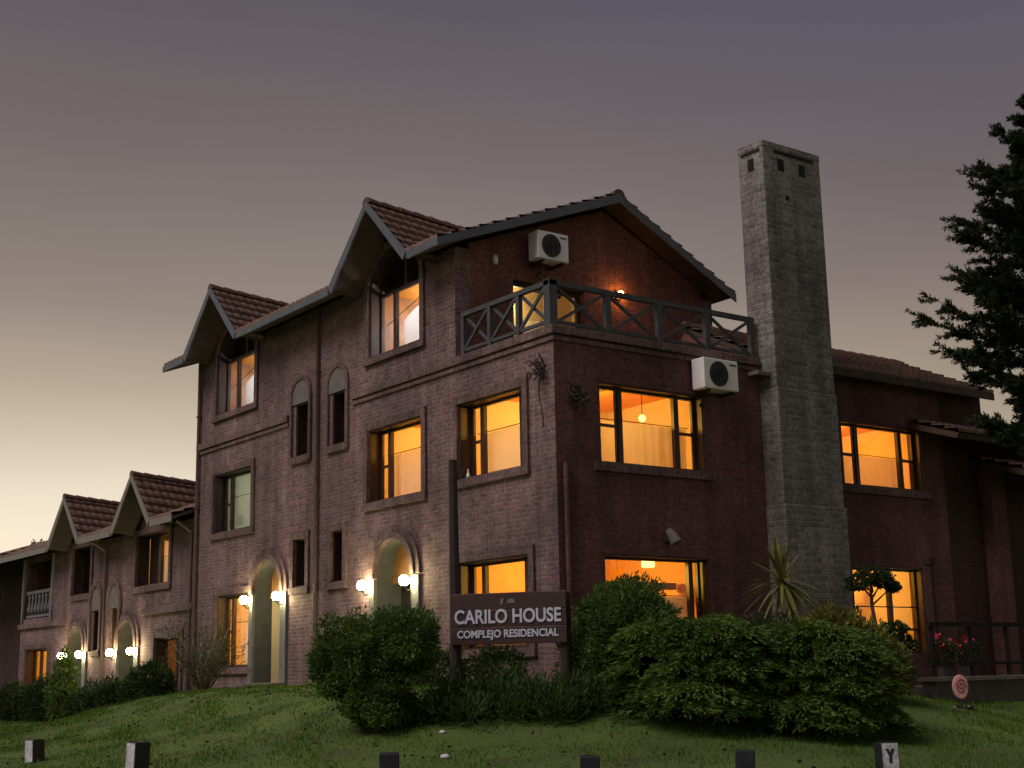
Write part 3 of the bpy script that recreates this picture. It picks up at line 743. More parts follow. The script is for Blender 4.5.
def dormer(h, c, zp, ze, hw, yb, e, fm, wsof=None):
    k = hw; s_ = math.hypot(hw, zp - ze); FEe = lambda u, v, d: (u, -e - d, v)
    dip = .085 * (yb + e); U = (0, yb + e, -dip); Lu = math.hypot(yb + e, dip)
    r1 = tile_slope('dormer_roof', (c + hw, -e, ze), U, (-hw, 0, zp - ze), Lu, s_, h)
    r2_ = tile_slope('dormer_roof', (c - hw, -e, ze), U, (hw, 0, zp - ze), Lu, s_, h)
    ridge_caps((c, -e - .02, zp + .05), (c, yb, zp + .05 - dip), r1)
    slab('dormer_soffit', (c + hw, -e + .01, ze - .012), (c + hw, yb, ze - .012 - dip), (c, yb, zp - .012 - dip), (c, -e + .01, zp - .012), .06, M['soffit'], h)
    slab('dormer_soffit', (c - hw, -e + .01, ze - .012), (c - hw, yb, ze - .012 - dip), (c, yb, zp - .012 - dip), (c, -e + .01, zp - .012), .06, M['soffit'], h)
    v = .14
    MB().prism(FEe, [(c, zp + .05), (c + hw, ze + .02), (c + hw - .12, ze - .12), (c, zp - v)], .001, .038).build('bargeboard', fm, h)
    MB().prism(FEe, [(c - .001, zp + .05), (c - hw, ze + .02), (c - hw + .12, ze - .12), (c - .001, zp - v)], .001, .038).build('bargeboard', fm, h)
dormer(house, D1C, DP, DE, DH, 3.0, E, M['fascia'])
dormer(house, D2C, DP, DE, DH, 3.0, E, M['fascia'])
# right wing roof, behind the chimney
WZ, WX = 5.78, .34
wrf = tile_slope('roof', (WX, 5.0, WZ), (0, 1, 0), (-1, 0, .46), 6.9, 2.6, house)
top = (WX - 2.6 / math.hypot(1, .46), WZ + 2.6 * .46 / math.hypot(1, .46))
ridge_caps((top[0], 5.0, top[1] + .05), (top[0], 11.9, top[1] + .05), wrf)
tile_slope('roof', (-4.6, 6.8, WZ + .1), (0, 1, 0), (top[0] + 4.6, 0, top[1] - WZ - .1), 5.1, math.hypot(top[0] + 4.6, top[1] - WZ - .1), house)
slab('soffit', (WX, 5.0, WZ - .012), (WX, 11.9, WZ - .012), (top[0], 11.9, top[1] - .012), (top[0], 5.0, top[1] - .012), .08, M['soffit'], house)
MB().prism(lambda u, v, d: (u, 5.02 + d, v), [(.02, 5.61), (.02, 5.86), (top[0], top[1] - .1), (top[0] - .9, 5.61)], 0, .2).build('wall', M['brick_red'], house)
MB().box(WX - .002, WX + .03, 6.62, 11.9, WZ - .14, WZ + .015).build('fascia', M['soffit'], house)

# chimney
cx0, cx1, cy0, cy1, ct = -.24, .42, 4.98, 6.62, 10.12
ch = MB()
for (z0, z1_, g) in ((-1.2, 3.0, .05), (3.0, 5.2, .02), (5.2, 10.0, 0)):
    ch.box(cx0 - g * .3, cx1 + g, cy0 - g * .6, cy1 + g, z0, z1_)
chim = ch.build('chimney', M['stone'], house); chim['label'] = 'tall grey stone chimney stack'
bv = chim.modifiers.new('edge', 'BEVEL'); bv.width = .025; bv.segments = 2
cr = MB(); cr.box(cx0 - .008, cx1 + .008, cy0 - .008, cy1 + .008, 9.985, ct); cr.build('crown_course', M['stone'], chim, bevel=.02)
for bx in ((cx1 - .02, cx1 + .012, 5.38, 5.55, 9.56, 9.80), (cx1 - .02, cx1 + .012, 5.98, 6.15, 9.56, 9.80), (.02, .17, cy0 - .012, cy0 + .02, 9.56, 9.80),
           (cx1 - .02, cx1 + .008, 5.55, 5.65, 8.98, 9.07), (cx1 - .02, cx1 + .010, 5.28, 6.42, 9.90, 9.965), (-.16, .34, cy0 - .010, cy0 + .02, 9.90, 9.965)):
    MB().box(*bx).build('vent_slot_shade', M['black'], chim)  # black boxes on the stone paint the dark of vents and recess lines
MB().box(-.3, .3, 4.62, 4.975, 5.42, 5.50).build('ledge', M['coping'], house, bevel=.01)

# terrace railing
rl = MB(); zt, zb = 6.56, 5.88
LP = [-2.62, -1.78, -.92, -.07]; RP = [.30, 1.25, 2.47, 3.66, 4.84]
rl.beam((-2.66, -.02, zt), (-.01, -.02, zt), .09, .085, (0, 1, 0)); rl.beam((-.03, -.06, zt), (-.03, 4.9, zt), .09, .085, (1, 0, 0))
rl.beam((-2.66, -.02, zb), (-.01, -.02, zb), .05, .06, (0, 1, 0)); rl.beam((-.03, -.02, zb), (-.03, 4.9, zb), .05, .06, (1, 0, 0))
rail = rl.build('terrace_railing', M['rail'], house)
for u in LP[:-1]: MB().box(u - .045, u + .045, -.06, .03, 5.80, zt - .042).build('post', M['rail'], rail)
MB().box(-.15, .015, -.065, .1, 5.80, zt + .06).build('post', M['rail'], rail)
for y in RP[1:]: MB().box(-.075, .015, y - .06, y + .06, 5.80, zt - .042).build('post', M['rail'], rail)
def brace(p, q, off):
    m = MB(); sd = (0, 1, 0) if off else (1, 0, 0)
    m.beam(p, q, .035, .055, sd); m.build('brace', M['rail'], rail)
for a, b2 in zip(LP[:-1], LP[1:]):
    brace((a + .04, -.035, zb), (b2 - .04, -.035, zt - .04), 1); brace((a + .04, .005, zt - .04), (b2 - .04, .005, zb), 1)
RPP = [.05] + RP[1:]
for a, b2 in zip(RPP[:-1], RPP[1:]):
    brace((-.015, a + .06, zb), (-.015, b2 - .06, zt - .04), 0); brace((-.05, a + .06, zt - .04), (-.05, b2 - .06, zb), 0)

# ------------------------------------------------------------------ air conditioners
def air_con(x, y0, y1, z0, z1, label):
    t = empty('air_conditioner', (x, (y0 + y1) / 2, z0), label, 'air conditioner')
    t['group'] = 'air conditioner units on the house'
    bd = MB().box(x, x + .32, y0, y1, z0, z1).build('casing', M['ac'], t, bevel=.02)
    cy, cz, r = y0 + (y1 - y0) * .42, (z0 + z1) / 2, (z1 - z0) * .40
    g = MB(); g.tube([(x + .318, cy, cz), (x + .326, cy, cz)], r, 28); g.build('fan_opening', M['ac_dark'], bd)
    gr = MB()
    for k in range(1, 5):
        pts = [(x + .335, cy + r * k / 4 * math.cos(a), cz + r * k / 4 * math.sin(a)) for a in np.linspace(0, 2 * math.pi, 25)]
        gr.tube(pts, .006, 5, False)
    for k in range(8):
        a = math.pi * k / 4; gr.tube([(x + .335, cy, cz), (x + .335, cy + r * math.cos(a), cz + r * math.sin(a))], .006, 5)
    gr.build('fan_grille', M['metal'], bd)
    for y in (y0 + .12, y1 - .15): MB().box(x - .15, x + .30, y, y + .05, z0 - .05, z0 - .002).build('bracket', M['metal'], t)
    MB().box(x + .318, x + .326, y1 - .22, y1 - .05, z1 - .10, z1 - .07).build('badge', M['ac_dark'], t)
    MB().box(x - .16, x, (y0 + y1) / 2 - .1, (y0 + y1) / 2 + .1, z0 + .1, z1 - .1).build('back_box', M['ac_dark'], t)
    MB().tube([(x + .05, y0 + .3, z0), (x - .03, y0 + .28, z0 - .16), (x - .12, y0 + .28, z0 - .25)], .02, 6).build('drain_hose', M['metal'], t)
air_con(-2.75, 1.62, 2.38, 7.90, 8.47, 'white air conditioner on the red gable wall above the terrace door')
air_con(.07, 3.13, 4.0, 4.99, 5.56, 'white air conditioner on the dark side wall below the terrace corner')

# ------------------------------------------------------------------ wall lamps
def wall_lamp(u, z, label, grp='globe lamps beside the arched doors'):
    t = empty('wall_lamp', FL(u, z, 0), label, 'lamp', grp)
    m = MB(); m.fbox(FL, u - .05, u + .05, z - .22, z - .02, .0, .03); m.tube([FL(u, z - .15, .03), FL(u, z - .19, .14), FL(u, z - .12, .22)], .014, 6)
    m.tube([FL(u, z - .12, .22), FL(u, z - .085, .22)], .05, 10); m.build('bracket', M['metal'], t)
    MB().ball(FL(u, z, .22), .10, 16, 10).build('globe', M['lamp_glow'], t, smooth=True)
    return t
for u, lb in ((-11.24, 'lit globe lamp left of the arched door beside the curtained window'), (-9.64, 'lit globe lamp right of the arched door beside the curtained window'),
              (-5.98, 'lit globe lamp left of the arched door behind the round bush'), (-4.42, 'lit globe lamp right of the arched door behind the round bush')):
    wall_lamp(u, 1.79, lb)
for u, lb in ((-23.42, 'lit globe lamp farthest along the two storey row'), (-21.92, 'second of four lit globe lamps on the two storey row'),
              (-19.5, 'third of four lit globe lamps on the two storey row'), (-18.0, 'lit globe lamp nearest the tall house on the two storey row')):
    wall_lamp(u, .82, lb)
t = empty('terrace_lamp', (-2.93, 4.04, 7.66), 'small orange glowing lamp on the red gable wall over the terrace', 'lamp')
MB().box(-2.93, -2.88, 3.98, 4.10, 7.52, 7.70).build('backplate', M['metal'], t)
MB().ball((-2.82, 4.04, 7.62), .065, 12, 8).build('bulb', M['orange_glow'], t, smooth=True)
t = empty('bulkhead_light', (-2.93, .94, 7.86), 'small unlit white oval light on the gable wall left of the terrace door', 'lamp')
MB().box(-2.93, -2.91, .89, .99, 7.78, 7.94).build('backplate', M['ac'], t, bevel=.02)
MB().ball((-2.90, .94, 7.86), .055, 12, 8, (.9, 1, 1.9)).build('cover', M['white_cover'], t, smooth=True)
t = empty('floodlight', (0, 2.39, 2.31), 'unlit grey floodlight above the wide ground floor window', 'lamp')
MB().tube([(0, 2.39, 2.22), (.14, 2.39, 2.22)], .03, 8).build('bracket', M['metal'], t)
MB().tube([(.10, 2.36, 2.42), (.18, 2.38, 2.32), (.26, 2.40, 2.18)], [.06, .09, .105], 12).build('housing', M['stucco'], t)

# ------------------------------------------------------------------ two storey row on the left
row = empty('row_house', (-21.2, 4, -1.0), 'two storey brick row with twin gabled dormers, lower than the tall house', 'house')
EW, EWZ, WPZ, WH = .65, 4.02, 5.36, 1.38
C1, C2 = -17.2, -22.45
kw = (WPZ - EWZ) / WH
def wb(c): return [(c + 1.05, 4.0), (c, 4.0 + 1.05 * kw), (c - 1.05, 4.0)]
V1 = (-18.3, -16.05, 2.50, 3.88); V2 = (-23.3, -21.75, 2.55, 3.95); LG = (-27.85, -25.12, 2.05, 3.85)
VS = [(-21.42, -20.92, .9, 2.04), (-20.02, -19.5, .9, 2.04)]
VG1 = (-27.3, -25.2, -.2, 1.10); VG2 = (-16.85, -15.2, -.2, 1.12)
DW = [(-23.3, -22.05), (-19.38, -18.13)]
solid_wall('wall', FL, [(-28.05, -2), (-14.42, -2), (-14.42, 4.0)] + wb(C1) + wb(C2) + [(-28.05, 4.0)],
           [rect(*V1), rect(*V2), rect(*LG), rect(*VG1), rect(*VG2)] + [rect(*s) for s in VS] + [arch_hole(a, b2, -.98, .95, .70, .5) for a, b2 in DW], TH, M['brick'], row)
MB().box(-28.05, -27.71, TH, 8, -2, 4.0).box(-28.05, -14.45, 8, 8.3, -2, 4.0).build('wall', M['brick_dark'], row)
window(row, FL, *V1, light=55, curtain=(.55, 0, 1), layout=(.45, .55), transom=False, col=(1, .58, .12), label='half lit window under the dormer', lampu=.8)
window(row, FL, *V2, layout=(.5, .5), transom=False, room='furniture', ceil='furniture', label='dark window under the dormer')
window(row, FL, *VG1, light=55, layout=(.3, .35, .35), transom=False, col=(1, .56, .08), label='orange lit ground floor window', sill=False)
window(row, FL, *VG2, light=9, layout=(.5, .5), transom=False, col=(1, .42, .08), label='dim ground floor window', sill=False)
for s in VS:
    window(row, FL, *s, layout=(1,), depth=.8, pad=.1, transom=False, surround=False, room='furniture', ceil='furniture', label='narrow dark slit window')
    u0, u1 = s[0] - .12, s[1] + .12
    po = MB().prism(FL, [(u0, s[3]), (u1, s[3])] + arch_pts(u0, u1, s[3] + .25, .42, 12, .2), -.01, .04).build('blind_arch', M['stucco'], row)
    MB().ring(FL, [(u1, s[2])] + arch_pts(u0, u1, s[3] + .25, .42, 12, .2) + [(u0, s[2])], [(u1 + .13, s[2])] + arch_pts(u0 - .13, u1 + .13, s[3] + .25, .56, 12, .2) + [(u0 - .13, s[2])], -.01, .09).build('brick_rim', M['trim'], po)
for a, b2 in DW: arched_door(row, a, b2, -.98, .95, .70)
bm_ = MB()
for (a, b2) in ((-28.12, -23.75), (-17.7, -14.44)): bm_.fbox(FL, a, b2, 1.74, 1.90, -.02, .09)
bm_.build('string_course', M['band'], row, bevel=.01)
MB().fbox(FL, V1[0] + .02, -17.42, 2.52, 3.86, -.40, -.36).build('dark_board', M['frame'], [o for o in row.children if o.name.startswith('window')][0])  # board added behind the pane to keep the left half unlit
# loggia with balusters
lg = MB(); a, b2, z0, z1_ = LG
vs = [FL(u, v, d) for (u, v, d) in ((a, z0, -TH), (b2, z0, -TH), (b2, z0, -1.9), (a, z0, -1.9), (a, z1_ + .1, -TH), (b2, z1_ + .1, -TH), (b2, z1_ + .1, -1.9), (a, z1_ + .1, -1.9))]
lgo = lg.add(vs, [(0, 1, 2, 3), (4, 5, 6, 7), (2, 3, 7, 6), (0, 3, 7, 4), (1, 2, 6, 5)]).build('loggia', M['brick_dark'], row)
MB().fbox(FL, a + .01, b2 - .01, z0 + .78, z0 + .88, -.2, -.06).fbox(FL, a + .01, b2 - .01, z0 + .04, z0 + .12, -.18, -.08).build('handrail', M['jamb'], lgo)
for k in range(8):
    u = a + .22 + k * (b2 - a - .44) / 7; bl = MB()
    bl.tube([FL(u, z0 + .12, -.13), FL(u, z0 + .3, -.13), FL(u, z0 + .45, -.13), FL(u, z0 + .62, -.13), FL(u, z0 + .78, -.13)], [.05, .09, .06, .045, .06], 8); bl.build('baluster', M['jamb'], lgo, smooth=True)
for u in (a - .1, b2 - .04): MB().fbox(FL, u, u + .13, z0 - .1, z1_ + .12, -.012, .05).build('loggia_post', M['jamb'], lgo)
WRY = 4.2; WRZ = EWZ + .36 * (WRY + EW)
wrr = tile_slope('roof', (-29.4, -EW, EWZ), (1, 0, 0), (0, WRY + EW, WRZ - EWZ), 29.4 - 14.46, math.hypot(WRY + EW, WRZ - EWZ), row, keep=outside_dormers((C1, C2), WPZ, kw))
tile_slope('roof', (-29.4, 9.0, EWZ), (1, 0, 0), (0, WRY - 9.0, WRZ - EWZ), 29.4 - 14.46, math.hypot(WRY - 9.0, WRZ - EWZ), row)
notched('soffit', -29.38, -14.47, EW, EWZ, WRY, WRZ, (C1, C2), WPZ, EWZ, WH, .08, row)
FE2 = lambda u, v, d: (u, -EW - d, v)
for (p, q) in ((-29.4, C2 - WH), (C2 + WH, C1 - WH), (C1 + WH, -14.46)): MB().fbox(FE2, p, q, EWZ - .14, EWZ + .02, 0, .035).build('fascia', M['fascia_wing'], row)
for c in (C1, C2): dormer(row, c, WPZ, EWZ, WH, 3.0, EW, M['fascia_wing'])
for u in (-20.45, -14.55): MB().tube([FL(u, 3.9, .5), FL(u, 3.65, .08), FL(u, -1, .08)], .045, 8).build('downpipe', M['pipe'], row)

# house beyond the row
nb = empty('neighbour_house', (-34, 5, -1.1), 'dark brick house at the far end of the row, low eave and small lit window', 'house')
solid_wall('wall', lambda u, v, d: (u, 1.6 - d, v), [(-44, -2), (-28.1, -2), (-28.1, 4.68), (-44, 4.68)], [rect(-30.4, -28.9, 1.9, 3.2), rect(-30.4, -28.9, -.4, .9)], .3, M['annexe_brick'], nb)
FN = lambda u, v, d: (u, 1.6 - d, v)
window(nb, FN, -30.4, -28.9, 1.9, 3.2, light=6, col=(1, .3, .1), layout=(.5, .5), transom=False)
window(nb, FN, -30.4, -28.9, -.4, .9, layout=(.5, .5), transom=False, room='furniture', ceil='furniture')
tile_slope('roof', (-45, -.6, 4.12), (1, 0, 0), (0, 5.5, 1.75), 15.4, 5.7, nb)
slab('soffit', (-45, -.6, 4.1), (-29.6, -.6, 4.1), (-29.6, 4.9, 5.85), (-45, 4.9, 5.85), .1, M['soffit'], nb)
MB().box(-45, -29.45, -.64, -.602, 3.98, 4.14).build('fascia', M['fascia_wing'], nb)
MB().box(-44, -43.7, 1.9, 8, -2, 4).box(-44, -28.1, 8, 8.3, -2, 4).build('wall', M['annexe_brick'], nb)

# ------------------------------------------------------------------ dark annexe on the right
an = empty('annexe_house', (0, 15, -1.0), 'dark brick annexe with low tiled roofs behind the conifer', 'house')
solid_wall('wall', FR, [(10.405, -2), (20, -2), (20, 4.9), (11.9, 4.9), (11.9, 5.84), (10.405, 5.84)], [], .3, M['annexe_brick'], an)
MB().box(0, .28, 11.6, 12.1, -2, 4.3).build('pilaster', M['brick_dark'], an)
tile_slope('roof', (1.15, 9.4, 4.62), (0, 1, 0), (-1, 0, .33), 4.6, 2.4, an)
slab('soffit', (1.15, 9.4, 4.6), (1.15, 14.0, 4.6), (-1.2, 14.0, 5.37), (-1.2, 9.4, 5.37), .12, M['soffit'], an)
tile_slope('roof', (1.6, 11.3, 3.9), (0, 1, 0), (-1, 0, .3), 9, 1.8, an)
slab('soffit', (1.6, 11.3, 3.88), (1.6, 20.3, 3.88), (-.1, 20.3, 4.39), (-.1, 11.3, 4.39), .12, M['soffit'], an)
MB().box(-9, 0, 20, 20.3, -2, 4.9).box(-9, -8.7, 10.4, 20, -2, 4.9).build('wall', M['annexe_brick'], an)
slab('roof', (-1.2, 10.4, 5.36), (-1.2, 20.3, 5.36), (-9.3, 20.3, 4.9), (-9.3, 10.4, 4.9), .1, M['tile'], an)
pw = empty('porch_wall', (2.0, 10, -1.0), 'low grey porch wall with pale coping beside the lawn', 'wall')
MB().box(1.75, 2.05, 6.85, 14, -1.6, -.26).build('wall_body', M['concrete'], pw); MB().box(1.70, 2.10, 6.80, 14, -.258, -.18).build('coping', M['coping'], pw, bevel=.01)
MB().box(.005, 1.748, 6.9, 14, -1.5, -.35).build('porch_floor', M['concrete'], pw)
pr = empty('porch_railing', (1.9, 10, -.18), 'dark wooden railing on the low porch wall', 'railing')
MB().beam((1.9, 6.95, .76), (1.9, 13.8, .76), .07, .08, (1, 0, 0)).beam((1.9, 6.95, .05), (1.9, 13.8, .05), .05, .06, (1, 0, 0)).build('rail', M['black'], pr)
for k in range(7): MB().box(1.87, 1.93, 7.0 + k * 1.12, 7.06 + k * 1.12, -.18, .72).build('post', M['black'], pr)
po = empty('porch_post', (1.2, 8.05, -.35), 'dark brick porch post right of the lit ground floor window', 'post')
MB().box(1.14, 1.26, 7.99, 8.11, -.35, 2.05).build('shaft', M['annexe_brick'], po, bevel=.01)
MB().box(1.11, 1.29, 7.96, 8.14, 1.92, 2.05).build('cap', M['annexe_brick'], po)

# ------------------------------------------------------------------ sign
sL, sR = Vector((1.33, -2.98, 0)), Vector((2.62, -2.02, 0))
sd = (sR - sL).normalized(); sn = Vector((sd.y, -sd.x, 0)); SWD = (sR - sL).length
FS = lambda u, v, d: tuple(sL + sd * u + sn * d + Vector((0, 0, v)))
sg = empty('wooden_sign', (1.95, -2.5, gz(1.95, -2.5)), 'dark wooden name board with white letters on two log posts, the left one tall', 'sign')
z0 = gz(sL.x, sL.y) - .3
MB().tube([FS(-.01, z0, -.09), FS(-.02, 1.5, -.09), FS(-.03, 3.10, -.09)], [.085, .075, .062], 10).build('post', M['log'], sg)
MB().tube([FS(SWD - .02, gz(sR.x, sR.y) - .3, -.09), FS(SWD, 1.13, -.09)], [.085, .08], 10).build('post', M['log'], sg)
bdm = MB()
for k in range(3): bdm.fbox(FS, -.04, SWD + .05, .44 + k * .238, .44 + k * .238 + .234, -.01 - .003 * (k % 2), .045 - .003 * (k % 2))
board = bdm.build('board', M['sign_wood'], sg, bevel=.008)
def text(body, u, v, size, wd, ex=.006, bold=.0):
    c = bpy.data.curves.new('lettering', 'FONT'); c.body = body; c.size = size; c.extrude = ex; c.offset = bold
    c.align_x = 'LEFT'; c.materials.append(M['sign_letter'])
    o = bpy.data.objects.new('lettering', c); COL.objects.link(o)
    bpy.context.view_layer.update()
    k = wd / max(o.dimensions.x, .01)
    me = bpy.data.meshes.new_from_object(o.evaluated_get(bpy.context.evaluated_depsgraph_get())); bpy.data.objects.remove(o)
    o = bpy.data.objects.new('lettering', me); COL.objects.link(o)
    if not me.materials: me.materials.append(M['sign_letter'])
    o.parent = sg
    p = Vector(FS(u, v, .052)) - wloc(sg)
    o.matrix_local = Matrix.Translation(p) @ Matrix(((sd.x, 0, sn.x, 0), (sd.y, 0, sn.y, 0), (0, 1, 0, 0), (0, 0, 0, 1))) @ Matrix.Diagonal((k, 1, 1, 1))
    return o
text('CARILO HOUSE', .02, .735, .265, 1.56, bold=.006)
text('COMPLEJO RESIDENCIAL', .06, .535, .145, 1.48, bold=.004)
em = MB(); em.prism(FS, [(.70, .985), (.74, .985), (.76, 1.07), (.72, 1.07)], .046, .053)
em.prism(FS, [(.80, 1.0), (.93, 1.0), (.90, 1.055), (.85, 1.07), (.82, 1.05)], .046, .053); em.build('emblem', M['jamb'], sg)

# ------------------------------------------------------------------ bollards
lbs = [(-3.98, -7.10, 107, 'pale faced bollard farthest along the lawn edge, shown whole'), (0.969, -7.443, 100, 'second pale faced bollard along the lawn edge'),
       (4.94, -6.25, 58, 'black bollard top in front of the round bush with bare stems'), (6.17, -4.56, 51, 'black bollard top in front of the sign planting'),
       (6.93, -3.03, 44, 'black bollard top in front of the spreading juniper'), (7.562, -1.451, 59, 'bollard with a whitewashed face and dark mark, right of the juniper')]
tops = [-.81 + .01, -0.699, -.759, -.832, -.82, -0.793]
for (x, y, an_, lb), tz in zip(lbs, tops):
    zt = tz; t = empty('bollard', (x, y, gz(x, y)), lb, 'bollard', 'bollards along the road edge')
    ang = R(an_); ca, sa = math.cos(ang), math.sin(ang); hw = .105
    Fb = lambda u, v, d, x=x, y=y: (x + ca * u + sa * d, y + sa * u - ca * d, v)
    MB().fbox(Fb, -hw, hw, gz(x, y) - .2, zt, -hw, hw).build('post_body', M['bollard'], t, bevel=.012)
    t.rotation_euler = (R(random.uniform(-2.2, 2.2)), R(random.uniform(-2.2, 2.2)), 0)
    wf = MB()
    if an_ == 59: wf.fbox(Fb, -hw + .02, hw - .012, gz(x, y), zt - .012, hw, hw + .004)
    elif an_ < 99: wf = None
    else: wf.fbox(Fb, -hw - .004, -hw, gz(x, y), zt - .012, -hw + .012, hw - .012)
    if wf: wf.build('pale_face', M['bollard_face'], t)
    if an_ == 59:
        MB().prism(Fb, [(-.05, zt - .07), (-.012, zt - .15), (-.012, zt - .22), (.018, zt - .22), (.018, zt - .15), (.055, zt - .07), (.02, zt - .07), (.003, zt - .11), (-.015, zt - .07)], hw + .004, hw + .008).build('mark', M['bollard'], t)

# small pale stones
for (x, y, r, lb) in ((3.59, -4.66, .06, 'pale stone on the lawn nearest the road'), (2.33, -3.86, .045, 'smaller pale stone beside the ground cover')):
    m = MB().ball((x, y, gz(x, y) + r * .35), r, 10, 7, (1.2, .9, .55)); o = m.build('garden_stone', M['stone_pale'], None, smooth=True); tag(o, lb, 'stone')

# pink ornament
ex, ey = 3.55, 5.47; ez = gz(ex, ey)
t = empty('garden_ornament', (ex, ey, ez), 'oval pink plaque on a short stake by the porch wall', 'ornament')
Fo = lambda u, v, d: (ex + .597 * u + .802 * d, ey + .802 * u - .597 * d, v)
c0 = ez + .36
MB().tube([(ex, ey, ez - .1), (ex, ey, c0 - .15)], .022, 8).tube([(ex, ey, c0 + .18), Fo(-.02, c0 + .55, 0)], .010, 6).build('stake', M['log'], t)
pl = [(.13 * math.cos(a), c0 + .185 * math.sin(a) * (1 + .12 * (math.sin(a) < 0))) for a in np.linspace(0, 2 * math.pi, 28, endpoint=False)]
pq = MB().prism(Fo, pl, -.03, .03).build('plaque', M['pink'], t, bevel=.02)
sp = [Fo(.09 * (1 - k / 40) * math.cos(k * .35), c0 + .13 * (1 - k / 40) * math.sin(k * .35), .036) for k in range(36)]
MB().tube(sp, .014, 6).build('scroll', M['pink_dark'], pq)
MB().ball(Fo(-.10, ez + .03, 0), .06, 8, 6, (1.2, 1.2, .6)).ball(Fo(.13, ez + .03, 0), .06, 8, 6, (1.2, 1.2, .6)).build('foot', M['metal'], t)

# ------------------------------------------------------------------ foliage helpers
def unit(a): return a / np.maximum(np.linalg.norm(a, axis=-1, keepdims=True), 1e-6)
def leaves(P, Nn, ln, wd, jit=.8):
    """rhombic leaves at points P, growing along Nn with jitter"""
    k = len(P); d = unit(Nn + rng.normal(0, jit, (k, 3))); s = unit(np.cross(d, rng.normal(0, 1, (k, 3))))
    f = unit(np.cross(d, s)); L = ln * rng.uniform(.6, 1.3, (k, 1)); W = wd * rng.uniform(.7, 1.2, (k, 1))
    v = np.stack([P, P + d * L * .5 + s * W * .5 + f * L * .08, P + d * L, P + d * L * .5 - s * W * .5 + f * L * .08], 1)
    return v.reshape(-1, 3), np.arange(4 * k).reshape(-1, 4)
def lumpy(dirs, seed, amp=.25, freq=3.0):
    r = np.random.default_rng(seed); o = np.zeros(len(dirs))
    for k in range(7):
        a = unit(r.normal(0, 1, 3)); f = freq * r.uniform(.6, 1.8); o += np.sin(dirs @ a * f * 2 + r.uniform(0, 6)) / 7 * 2.2
    return 1 + amp * o
def blob_points(c, rad, k, seed, amp=.22, shell=.35, floor=None):
    d = unit(rng.normal(0, 1, (k, 3))); rr = lumpy(d, seed, amp) * (1 - shell * rng.random(k) ** 1.6)
    p = np.array(c) + d * np.array(rad) * rr[:, None]
    if floor is not None:
        ok = p[:, 2] > floor; p, d = p[ok], d[ok]
    return p, d
def merge(parts):
    vs, qs, o = [], [], 0
    for v, q in parts: vs.append(v); qs.append(q + o); o += len(v)
    return np.concatenate(vs), np.concatenate(qs)
def stems(base, tops, r0, parent, mat='bark', name='stem'):
    m = MB()
    for tp in tops:
        b = Vector(base) + Vector((random.uniform(-.08, .08), random.uniform(-.08, .08), 0)); e = Vector(tp); mid = b.lerp(e, .5) + Vector((random.uniform(-.1, .1), random.uniform(-.1, .1), .05))
        m.tube([b - Vector((0, 0, .1)), mid, e], [r0, r0 * .75, r0 * .35], 6)
    return m.build(name, M[mat], parent, smooth=True)

def bush(name, x, y, label, cat, lobes, mat, dens=1.0, ln=.075, wd=.035, group=None, stem=True, jit=.7):
    """lobes: (dx, dy, z centre above ground, rx, ry, rz)"""
    g = gz(x, y); t = empty(name, (x, y, g), label, cat, group)
    parts = []; tops = []
    for i, (dx, dy, cz, rx, ry, rz) in enumerate(lobes):
        k = int(5200 * dens * (rx * ry + ry * rz + rx * rz))
        P, D = blob_points((x + dx, y + dy, g + cz), (rx, ry, rz), k, hash((round(x * 10), i)) % 9999, floor=g + .02)
        parts.append(leaves(P, D + np.array([0, 0, .25]), ln, wd, jit)); tops.append((x + dx, y + dy, g + cz))
        k2 = int(k * .25)
        P, D = blob_points((x + dx, y + dy, g + cz), (rx * 1.05, ry * 1.05, rz * 1.05), k2, hash((round(x * 10), i)) % 9999, amp=.26, shell=.1, floor=g + .05)
        parts.append(leaves(P, D + np.array([0, 0, .4]), ln * 1.3, wd, .5))
    v, q = merge(parts); np_mesh('foliage', v, q, M[mat], t)
    if stem:
        more = [(tp[0] + random.uniform(-.3, .3), tp[1] + random.uniform(-.3, .3), tp[2]) for tp in tops for _ in range(3)]
        stems((x, y, g), tops + more, .03, t)
    return t

# left round bush: two heads on bare stems
bush('round_bush', 1.35, -4.30, 'round leafy green bush with bare stems in front of the second arched door', 'bush',
     [(-.12, -.24, 1.0, .52, .48, .50), (.34, .30, 1.15, .42, .42, .46), (-.34, -.4, .85, .34, .36, .36), (.1, 0, .42, .5, .5, .36), (.16, .1, 1.05, .36, .36, .46)], 'leaf_bush', 2.0, .055, .03)
# right rounded bush beside the sign
bush('round_bush', 2.85, -1.05, 'dense rounded clipped bush right of the name board', 'bush',
     [(0, 0, .92, .70, .68, .56), (-.25, -.2, .55, .58, .56, .50), (.25, .2, .5, .62, .58, .46), (-.05, -.05, 1.16, .50, .50, .34)], 'leaf_bush', 2.0, .055, .03)
# low growth between the two
gc = []
for k in range(46):
    s = random.random(); px = 1.55 + 1.65 * s + random.uniform(-.35, .35); py = -3.75 + 1.9 * s + random.uniform(-.45, .35)
    g = gz(px, py); rr = random.uniform(.16, .34)
    P, D = blob_points((px, py, g + rr * .5), (rr, rr, rr * random.uniform(.8, 1.3)), 330, k, .3, .6, g)
    gc.append(leaves(P, D + np.array([0, 0, .9]), .12, .028, .5))
v, q = merge(gc); o = np_mesh('ground_cover', v, q, M['leaf_ground'], None); tag(o, 'low leafy ground cover under the name board', 'ground cover', kind='stuff')

